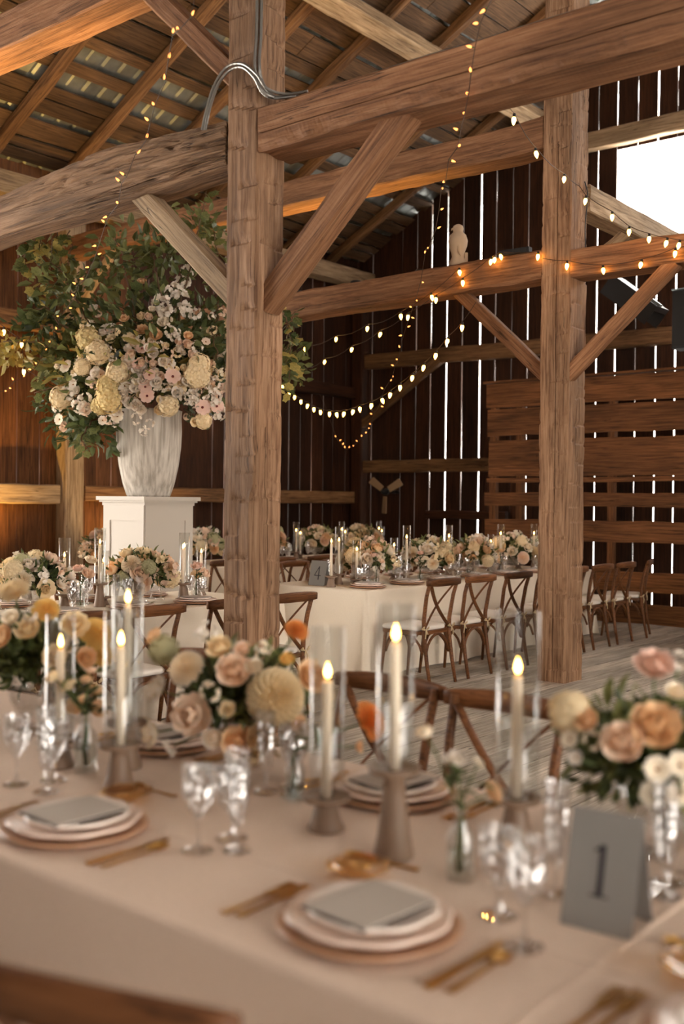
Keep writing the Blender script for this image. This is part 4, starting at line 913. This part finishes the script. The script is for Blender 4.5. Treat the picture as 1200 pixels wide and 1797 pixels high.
UB = [('hydrangea', CREAM, 0, [(207, 653, 21), (172, 618, 22), (346, 659, 24), (350, 640, 20), (107, 698, 20), (145, 645, 15), (296, 712, 18), (357, 738, 15)]),
      ('hydrangea', srgb('ecd8a4'), 0, [(193, 700, 25), (190, 677, 20), (156, 596, 21), (175, 712, 16), (145, 590, 13)]),
      ('spray', WHITE, 0, [(283, 533, 18), (290, 545, 16), (316, 524, 17), (310, 508, 14), (328, 479, 15), (321, 495, 14), (294, 697, 16), (301, 510, 13), (330, 546, 14), (343, 553, 13), (318, 545, 12), (384, 726, 14), (375, 700, 15), (140, 712, 15), (150, 700, 13), (334, 695, 12), (375, 672, 13), (339, 706, 12), (240, 735, 11), (262, 745, 10), (252, 757, 9), (298, 582, 13), (307, 591, 11), (120, 690, 13), (345, 610, 12), (355, 690, 13)]),
      ('lisianthus', WHITE, 0, [(241, 650, 11), (241, 665, 11), (275, 672, 12), (238, 681, 11), (215, 690, 12), (229, 708, 12), (240, 713, 12), (167, 656, 10), (160, 670, 10), (268, 622, 11), (287, 636, 11), (328, 670, 11), (250, 668, 11), (262, 612, 10), (220, 700, 10), (310, 690, 12), (248, 720, 10), (130, 665, 10), (206, 722, 10)]),
      ('cosmos', PINK, 1, [(255, 679, 11), (258, 695, 12), (303, 661, 13), (355, 715, 13), (249, 612, 10), (262, 658, 10), (380, 713, 12), (241, 640, 9)]),
      ('ranunculus', BLUSH, 0, [(247, 636, 11), (261, 556, 10), (330, 605, 12), (337, 623, 11), (231, 620, 9), (268, 640, 9)]),
      ('rose', PEACH, 0, [(273, 589, 12), (250, 580, 11), (249, 495, 9), (218, 560, 9), (330, 590, 9)])]
for kind, col, eye, rows in UB:
    for (x, y, rp) in rows:
        d = dome(x, y); p = pd(x, y, d)-AC; bloom(kind, ar, p, rp/FPX*d*1.12, p+Vector((0, 0, .2))-CF*.8, col, rng, eye)
for i in range(190):   # small filler blooms over the lower front
    x, y = rng.gauss(250, 78), rng.gauss(660, 56)
    if not (95 < x < 392 and 540 < y < 752) or (y > 725 and 215 < x < 315): continue
    d = dome(x, y)+.03; p = pd(x, y, d)-AC
    bloom(rng.choice(['lisianthus', 'spray', 'cosmos', 'ranunculus', 'spray']), ar, p, rng.uniform(8, 13)/FPX*d, p+Vector((0, 0, .2))-CF*.8, rng.choice([WHITE, IVORY, WHITE, BLUSH, CREAM]), rng)
for i in range(70):   # blooms all round, sides and back
    a = rng.random()*6.28; v = Vector((math.cos(a), math.sin(a), rng.uniform(-.35, .75))); 
    if v.dot(CF) < .1: continue
    bloom(rng.choice(['spray', 'lisianthus', 'hydrangea', 'ranunculus']), ar, Vector((v.x*.7, v.y*.7, v.z*.8+.25)), rng.uniform(.05, .11), v, rng.choice([WHITE, CREAM, BLUSH, IVORY]), rng)
for s_, (n_, Ln, Wd, rx, rz_, mt, off) in enumerate([(900, .12, .030, .82, .85, 'leaf_dark', (0, 0, .28)), (700, .10, .032, .95, 1.0, 'leaf_olive', (0, 0, .42)), (380, .13, .022, .42, .42, 'leaf_dark', (-.62, -.30, .02)), (260, .14, .02, 1.0, .45, 'leaf_gold', (-.1, -.1, .3))]):
    tag(obj('foliage', foliage_mesh(60+s_, n_, Ln, Wd, rx, rz_, mt, -.45 if s_ != 2 else -.9, .3), ar, T(*off)), kind='stuff')
for s_, (x, y, near, rr, mt, zs) in enumerate([(70, 572, .45, .30, 'leaf_dark', .7), (125, 515, .4, .36, 'leaf_olive', .9), (212, 455, .45, .32, 'leaf_olive', 1.1), (352, 400, .35, .30, 'leaf_olive', 1.3), (362, 575, .45, .40, 'leaf_dark', 1.), (160, 755, .5, .24, 'leaf_dark', .9), (30, 618, .5, .32, 'leaf_gold', .45), (105, 640, .5, .28, 'leaf_olive', .8), (290, 450, .5, .30, 'leaf_olive', .9), (505, 640, -.1, .22, 'leaf_olive', 1.2)]):
    tag(obj('foliage', foliage_mesh(90+s_, 120, .11, .027, rr, rr*zs, mt, -.95, .1), ar, Matrix.Translation(pd(x, y, dc-near+.22)-AC)), kind='stuff')
# leafy branches drawn along sight lines on real, separate depths
def vleaf(seed):
    r = random.Random(seed); pts = []
    for k in range(11):
        a = -2.6+5.2*k/10; rr = 1+.16*(1 if k % 2 == 0 else -1)
        pts.append((.5-.5*math.cos(a*1.0)*rr*0+.48*math.cos(a)*rr, .5*math.sin(a)*rr))
    vs = [(0, 0, 0), (.5, 0, .06)]+[(x, y, -.10*abs(y)-.06*(x-.5)) for x, y in pts]; n = len(pts)
    fs = [(1, 2+k, 3+k) for k in range(n-1)]+[(0, 2, 1), (0, 1, 1+n)]
    return MB().add(vs, fs)
VL = [vleaf(1).mesh('vine_leaf', 'leaf_olive', True), vleaf(2).mesh('vine_leaf', 'leaf_dark', True), vleaf(3).mesh('vine_leaf', 'leaf_gold', True)]
nleaf = 0
def branch(parent, org, pts, r0, lsize, nl, rng, kinds=(0, 0, 1), hang=.3, lname='leaf'):
    global nleaf
    q = [Vector(p)-org for p in pts]; path = []
    for i in range(len(q)-1):
        for k in range(5): path.append(q[i].lerp(q[i+1], k/5)+Vector((rng.gauss(0, .008), rng.gauss(0, .008), rng.gauss(0, .008))))
    path.append(q[-1]); MB().tube(path, [r0*(1-.7*i/len(path)) for i in range(len(path))], 5).build('branch', 'twig', parent, True)
    for i in range(nl):
        u = rng.random()*(len(path)-1); k = int(u); p = path[k].lerp(path[min(k+1, len(path)-1)], u-k)
        d = Vector((rng.gauss(0, 1), rng.gauss(0, 1), rng.gauss(-hang, .6))).normalized(); s_ = lsize*rng.uniform(.6, 1.25)
        obj(lname, VL[rng.choice(kinds)], parent, orient(d, p+d*.02, rng.uniform(-.9, .9)) @ Matrix.Scale(s_, 4)); nleaf += 1
BR = [([(300, 700), (320, 520), (345, 420), (362, 335)], .5, 40), ([(260, 690), (235, 540), (215, 450), (203, 415)], .55, 32), ([(240, 700), (150, 560), (110, 480), (60, 430)], .3, 22), ([(240, 700), (140, 600), (80, 540), (35, 545)], .45, 22),
      ([(230, 700), (120, 620), (60, 600), (5, 600)], .5, 20), ([(320, 700), (370, 560), (420, 500), (500, 545)], -.1, 22), ([(320, 690), (440, 600), (500, 610), (528, 660)], -.1, 18), ([(230, 720), (160, 740), (140, 770), (155, 790)], .6, 20),
      ([(330, 690), (380, 600), (385, 480), (375, 400)], .3, 22), ([(270, 700), (290, 560), (275, 480), (262, 440)], .5, 18), ([(230, 715), (130, 690), (90, 680), (60, 690)], .5, 16), ([(350, 700), (365, 660), (380, 620), (370, 580)], .62, 18)]
for (pp, near, nl) in BR:
    branch(ar, AC, [pd(x, y, dc-near*(.3+.7*min(1, i/2))) for i, (x, y) in enumerate(pp)], .012, .09, nl, rng, (0, 0, 1) if near > .2 else (0, 2, 1))
# hanging vine from the bark log end of the bay (left)
hv = thing('hanging_vine', 'leafy vine hanging from the beams at upper left beside the wall post', 'vine', pd(80, 400, 9.6)); HO = Vector(hv.location)
for (x0, y0, y1, dd) in [(45, 400, 500, 9.4), (65, 398, 545, 9.6), (85, 400, 560, 9.5), (105, 402, 520, 9.6), (122, 405, 480, 9.5), (75, 410, 470, 9.3)]:
    branch(hv, HO, [pd(x0+rng.uniform(-6, 6), y0+(y1-y0)*k/3, dd) for k in range(4)], .006, .10, 22, rng, (0, 0, 2, 1), .8)
rv = thing('hanging_vine', 'vine cascading beside the right face of the axe-hewn post', 'vine', pd(500, 540, 8.7)); HO = Vector(rv.location)
for (x0, y0, y1, dd) in [(498, 530, 640, 8.6), (512, 545, 600, 8.7), (505, 560, 690, 8.6)]:
    branch(rv, HO, [pd(x0+rng.uniform(-6, 8), y0+(y1-y0)*k/3, dd) for k in range(4)], .006, .08, 16, rng, (0, 1, 2), .6)
# ================================================================== SMALL THINGS ON BEAMS AND WALLS
b = MB(); b.lathe([(.001, .0), (.075, 0), (.08, .03), (.055, .09), (.062, .13), (.085, .19), (.09, .24), (.075, .29), (.048, .315), (.045, .325), (.05, .35), (.044, .375), (.02, .39), (.001, .392)], 24)
bird = thing('bird_figure', 'pale bird of prey figure perched on the lower girt', 'figurine', (-5.39, 8.24, 3.715), -2.2)
b.build('body', 'bird_plaster', bird, True)
MB().tube([(.04, 0, .35), (.06, 0, .345), (.068, 0, .33)], [.014, .010, .003], 6).build('beak', 'bird_plaster', bird, True)
for s in (-1, 1):
    MB().lathe([(.001, -.12), (.025, -.08), (.04, 0), (.032, .07), (.001, .10)], 10, M=T(-.005, s*.068, .2) @ Matrix.Diagonal((1.1, .5, 1, 1))).build('wing', 'bird_plaster', bird, True)
MB().box((-.07, 0, .06), (.03, .07, .14)).build('tail', 'bird_plaster', bird)
ps = thing('power_strip', 'black power strip on top of the girt left of the cracked post', 'power strip', (-4.74, 8.16, 3.725), .05)
MB().box((0, 0, .022), (.30, .06, .044)).build('housing', 'black_metal', ps)
for k in range(5): MB().box((-.11+.055*k, -.031, .022), (.03, .004, .026)).build('socket', 'black_cable', ps)
fan = thing('wall_fan', 'dark fan with long flat blades mounted on the back wall', 'fan', (-10.46, 13.9, 1.70), 0)
MB().lathe([(.001, -.06), (.05, -.06), (.055, .0), (.04, .06), (.001, .08)], 16, M=Matrix.Rotation(math.pi/2, 4, 'X')).build('hub', 'black_metal', fan, True)
MB().tube([(0, .06, 0), (0, .36, .0)], .03, 8).build('bracket', 'black_metal', fan, True)
for a in (math.radians(-93), math.radians(27), math.radians(147)):
    M = Matrix.Rotation(-a, 4, 'Y') @ Matrix.Rotation(.35, 4, 'X')
    MB().prism([(.08, -.05), (.34, -.065), (.36, -.05), (.36, .05), (.34, .065), (.08, .05)], -.006, .006, M @ Matrix.Rotation(math.pi/2, 4, 'X')).build('blade', 'fan_blade', fan)
sp = thing('loudspeaker', 'black loudspeaker box hung at the right edge in front of the partition', 'speaker', (-4.80, 12.55, 3.42), 0)
MB().box((0, 0, .35), (.46, .26, .70)).build('cabinet', 'black_metal', sp); MB().box((0, -.134, .35), (.41, .012, .64)).build('grille', 'black_cable', sp); MB().box((0, 0, .715), (.48, .28, .015)).build('bracket', 'grey_metal', sp)
sp2 = thing('floodlight', 'black metal floodlight housing slung under the girt right of the cracked post', 'light fixture', (-4.75, 10.5, 3.55), 0)
M = Matrix.Rotation(math.radians(38), 4, 'Y')
b = MB(); b.box((0, 0, .22), (.62, .3, .06), M); b.box((0, -.15, .14), (.62, .02, .22), M); b.box((0, .15, .14), (.62, .02, .22), M); b.box((-.31, 0, .14), (.02, .3, .22), M); b.build('housing', 'black_metal', sp2)
MB().box((-.05, -.02, .13), (.3, .22, .02), M).build('reflector', 'grey_metal', sp2); MB().box((.22, -.05, .26), (.16, .05, .03), M).build('bracket', 'grey_metal', sp2)
# conduits
def conduit(label, pts, r, mat='conduit_metal', name='metal_conduit'):
    P = [Vector(p) for p in pts]; Q = []
    for i in range(len(P)-1):
        p0, p1, p2, p3 = P[max(i-1, 0)], P[i], P[i+1], P[min(i+2, len(P)-1)]
        for k in range(8):
            t = k/8; Q.append(.5*((2*p1)+(p2-p0)*t+(2*p0-5*p1+4*p2-p3)*t*t+(3*p1-p0-3*p2+p3)*t**3))
    Q.append(P[-1]); rr = [r*(1+.1*(i % 2)) for i in range(len(Q))]
    return tag(MB().tube(Q, rr, 8).build(name, mat, None, False), label, 'cable')
def F_(x, y, off=0.): p = pY(x, y, 4.30-off); return p
conduit('grey flexible conduit arching over the axe-hewn post, outer loop', [pY(355, 228, 4.32), F_(362, 195), F_(376, 150, .02), F_(398, 118, .03), F_(425, 112, .03), F_(450, 130, .02), pY(468, 155, 4.33), pY(500, 165, 4.40), pY(540, 160, 4.46)], .0085)
conduit('grey flexible conduit arching over the axe-hewn post, inner loop', [pY(360, 228, 4.32), F_(368, 190), F_(382, 150, .02), F_(402, 124, .03), F_(425, 118, .03), F_(446, 136, .02), pY(460, 162, 4.33), pY(480, 172, 4.37), pY(520, 168, 4.45)], .0085)
for i, (x0, wh) in enumerate(((449, 'left'), (457, 'right'))):
    conduit('thin conduit running down the axe-hewn post from above, %s of the pair' % wh, [pX(x0+2, -10, -4.178), pX(x0+1, 60, -4.178), pX(x0-2, 110, -4.176), pX(x0+4, 145, -4.17), pX(x0+22, 168, -4.12), pY(x0+50, 172-i*3, 4.44)], .009)
for i in range(3):
    yy = 4.40+.05*i
    conduit('cable lying along the top of the split tie beam, %s of three' % ORD[i], [(-3.55+.1*i, yy, 3.775), (-3.1, yy-.01, 3.776), (-2.8, yy+.02, 3.785), (-2.5, yy, 3.776), (-2.1, yy, 3.772), (-1.4, yy, 3.77)], .011, 'conduit_metal' if i != 1 else 'black_cable')
conduit('black wire hanging down the right face of the cracked post', [(-4.178, 8.36, 4.31), (-4.17, 8.40, 4.2), (-4.172, 8.37, 3.95), (-4.168, 8.37, 3.75), (-4.12, 8.30, 3.70)], .005, 'black_cable', 'hanging_wire')
# ================================================================== STRING LIGHTS
C9 = MB().lathe([(.001, -.062), (.006, -.056), (.013, -.042), (.017, -.026), (.0155, -.012), (.009, .0)], 12).mesh('bulb', 'bulb_glow', True)
C9S = MB().lathe([(.0105, -.004), (.0115, .0), (.0115, .022), (.006, .026), (.001, .026)], 10).mesh('socket', 'black_cable', True)
MN = MB().lathe([(.001, 0), (.0065, .004), (.0075, .014), (.004, .026), (.001, .034)], 8).mesh('mini_bulb', 'mini_glow', True)
MNS = MB().lathe([(.001, -.014), (.004, -.012), (.0045, .004), (.001, .004)], 6).mesh('mini_socket', 'stem', True)
def string(label, rows, mini=False, bsc=1.0, wire=None, grp=None):
    """rows: (x, y, depth, bulb?) measured bulb places along the wire"""
    t = thing('string_lights', label, 'string lights', pd(*rows[0][:3]), 0, grp); O = Vector(t.location)
    P = [pd(x, y, d)-O+Vector((0, 0, 0 if mini else .026*bsc)) for x, y, d, k in rows]; Q = []
    for i in range(len(P)-1):
        for k in range(4):
            u = k/4; sag = .25*(P[i+1]-P[i]).length*.12*math.sin(math.pi*u); Q.append(P[i].lerp(P[i+1], u)-Vector((0, 0, sag*(0 if mini else 1))))
    Q.append(P[-1]); MB().tube(Q, .0022 if mini else .0032, 5).build('wire', 'brown_cable', t, True)
    r = random.Random(len(rows))
    for (x, y, d, k), p in zip(rows, P):
        if not k: continue
        if mini:
            dv = Vector((r.uniform(-1, 1), r.uniform(-1, 1), r.uniform(-.3, .8))).normalized(); M = Matrix.Translation(p+dv*.016) @ dv.to_track_quat('Z', 'Y').to_matrix().to_4x4() @ Matrix.Scale(bsc, 4)
            o = obj('mini_bulb', MN, t, M); obj('socket', MNS, o)
        else:
            M = Matrix.Translation(p-Vector((0, 0, .026*bsc))) @ Matrix.Rotation(r.uniform(-.25, .25), 4, 'X') @ Matrix.Rotation(r.uniform(-.25, .25), 4, 'Y') @ Matrix.Scale(bsc, 4)
            o = obj('bulb', C9, t, M); obj('socket', C9S, o)
    return t
def lerpd(pts, d0, d1):
    n = len(pts); return [(x, y, 1/((1-i/(n-1))/d0+i/(n-1)/d1), 1) for i, (x, y) in enumerate(pts)]
string('large warm bulbs strung from split tie beam across cracked post to the right', [(885, 180, 6.6, 0), (902, 205, 6.9, 1), (940, 265, 7.6, 1), (990, 310, 8.3, 1), (1017, 332, 8.6, 0), (1028, 348, 8.6, 1), (1074, 376, 8.5, 1), (1104, 402, 8.4, 1), (1139, 415, 8.3, 1), (1170, 422, 8.15, 1), (1192, 426, 8.1, 1), (1230, 430, 7.9, 1)], bsc=.9)
GY = 8.10
def gp(x, y): p = pY(x, y, GY); return (x, y, depth(p))
string('bulbs strung along the front of the lit girt right of the cracked post', [(*gp(952, 458), 0), (*gp(995, 462), 1), (*gp(1058, 470), 1), (*gp(1125, 460), 1), (*gp(1185, 440), 1), (*gp(1230, 430), 1)], bsc=.9)
string('bulbs bunched on the girt beside the bird figure, running left to the wall', [(*gp(944, 446), 1), (878, 446, 9.35, 1), (868, 452, 9.35, 1), (862, 455, 9.3, 1), (*gp(812, 492), 1), (*gp(765, 522), 1), (716, 553, 9.9, 1), (668, 583, 10.8, 1), (618, 610, 11.8, 1), (570, 632, 13., 1), (540, 648, 14, 0), (500, 665, 15, 0)], bsc=.88)
string('upper strand of bulbs from the bird figure sagging left behind the post', [(*gp(806, 474), 1), (*gp(757, 518), 1), (703, 551, 9.9, 1), (645, 573, 11, 1), (590, 592, 12.2, 1), (535, 610, 13.5, 1), (500, 625, 14.5, 0)], bsc=.9)
string('long swag of bulbs curving below the girt in front of the dark corner', [(835, 535, 8.7, 0)]+lerpd([(811, 570), (786, 595), (765, 620), (744, 641), (724, 659), (702, 676), (685, 689), (670, 699), (652, 708), (631, 714), (620, 719), (604, 723), (590, 724), (578, 723), (562, 720), (551, 715), (540, 709), (528, 702), (517, 694), (508, 686), (495, 676), (470, 655), (450, 640)], 8.8, 15.5), bsc=.9)
rm = random.Random(4)
m4 = [(870, -15, 4.6, 0), (856, 12, 4.7, 1), (843, 40, 4.75, 1), (833, 84, 4.85, 1), (826, 130, 4.95, 1), (822, 165, 5.05, 1), (815, 200, 5.2, 1), (808, 230, 5.4, 1), (803, 258, 5.6, 1), (787, 280, 5.9, 1), (782, 317, 6.3, 1), (774, 333, 6.6, 1), (770, 370, 7.1, 1), (764, 403, 7.6, 1), (752, 437, 8.1, 1), (747, 437, 8.2, 1), (738, 495, 8.5, 1), (729, 525, 8.8, 1), (724, 540, 9.0, 1), (719, 556, 9.2, 1), (712, 575, 9.4, 1), (708, 588, 9.6, 1), (702, 612, 9.9, 1), (699, 632, 10.1, 1), (693, 643, 10.3, 1), (688, 662, 10.5, 1), (683, 670, 10.7, 1), (674, 684, 10.9, 1), (669, 700, 11.1, 1), (666, 712, 11.3, 1), (655, 728, 11.6, 1), (651, 746, 11.9, 1), (645, 752, 12.1, 1), (640, 760, 12.3, 1), (634, 768, 12.5, 1), (628, 776, 12.7, 1), (620, 783, 13, 1), (612, 787, 13.2, 1), (606, 788, 13.3, 1), (600, 782, 13.4, 1), (594, 774, 13.5, 1), (590, 768, 13.6, 1), (582, 745, 13.8, 0), (572, 715, 14.1, 0), (560, 690, 14.3, 0)]
string('fine mini-light strand falling from the top beam to a small loop in the dark', m4, True, .85)
m5 = [(345, -15, 4.8, 0), (333, 32, 4.9, 1), (312, 55, 5., 1), (303, 62, 5.05, 1), (295, 108, 5.2, 1), (289, 146, 5.35, 1), (271, 186, 5.5, 1), (264, 215, 5.6, 1), (256, 247, 5.7, 1), (237, 272, 5.8, 1), (222, 310, 5.9, 1), (213, 322, 6.0, 1), (208, 358, 6.3, 1), (192, 378, 6.6, 1), (186, 392, 6.9, 1), (173, 430, 7.3, 1), (168, 448, 7.5, 1), (160, 468, 7.8, 1), (150, 490, 8.1, 1), (136, 500, 8.3, 1), (132, 522, 8.5, 1), (118, 540, 8.8, 1), (105, 555, 9, 1), (100, 580, 9.1, 1), (90, 600, 9.1, 1), (78, 615, 9.1, 1), (66, 640, 9.1, 1), (58, 650, 9.1, 1), (40, 662, 9.1, 1), (25, 670, 9.1, 1), (15, 680, 9.1, 1), (6, 686, 9.1, 1), (-10, 690, 9.1, 0)]
string('fine mini-light strand crossing the bark log down to the left wall', m5, True, .85)
string('few larger bulbs at the left edge among the vine leaves', [(-15, 560, 9.3, 0), (7, 578, 9.3, 1), (38, 600, 9.3, 1), (42, 648, 9.3, 1), (70, 668, 9.3, 0)], bsc=.88)
# ================================================================== AMBER UPLIGHTS (real fixtures sitting on the beams and floor)
def uplight(label, loc, aim, power, size=2.4, col=(1, .60, .15), low=True):
    t = thing('uplight', label, 'lamp', loc); d = Vector(aim).normalized(); q = d.to_track_quat('Z', 'Y').to_matrix().to_4x4()
    if low:
        MB().lathe([(.001, 0), (.055, 0), (.058, .008), (.05, .022), (.044, .024), (.042, .014), (.001, .014)], 20).build('housing', 'black_metal', t, True)
        MB().lathe([(.001, .019), (.042, .019)], 20).build('lens', 'lamp_glow', t, True); h = .03
    else:
        MB().box((0, 0, .015), (.12, .12, .03)).build('base', 'black_metal', t)
        MB().lathe([(.001, 0), (.04, 0), (.05, .08), (.046, .08), (.036, .01), (.001, .012)], 16).build('can', 'black_metal', t, True, M=T(0, 0, .05) @ q)
        MB().lathe([(.001, .05), (.042, .05)], 16).build('lens', 'lamp_glow', t, True, M=T(0, 0, .05) @ q); h = .15
    l = bpy.data.lights.new('uplight_beam', 'SPOT'); l.energy = power; l.color = col; l.spot_size = size; l.spot_blend = .7; l.shadow_soft_size = .04
    lo = bpy.data.objects.new('uplight_beam', l); COL.objects.link(lo); lo.parent = t; lo.matrix_local = T(0, 0, h) @ q @ Matrix.Rotation(math.pi, 4, 'X')
uplight('flat amber puck light on the bark log beyond the left frame edge', (-7.2, 4.47, 3.745), (-.05, .1, 1), 110)
uplight('flat amber puck light on the bark log hidden behind its upper edge', (-5.95, 4.50, 3.80), (.0, .05, 1), 45)
for k_, x_ in enumerate((-5.9, -6.7, -7.5, -8.4)):
    uplight('flat amber puck light on the rear girt, %s from the cracked post' % ORD[k_], (x_, 8.37, 3.752-.006*k_), (0, -.08, 1), (26, 34, 40, 34)[k_], 2.6)
uplight('amber can uplight on the floor by the left wall behind the table', (-10.7, 6.3, .0), (-.35, .1, 1), 480, 1.7, low=False)
uplight('amber can uplight on the floor by the wall post behind the pedestal', (-10.7, 9.4, .0), (-.3, -.1, 1), 130, 1.6, low=False)
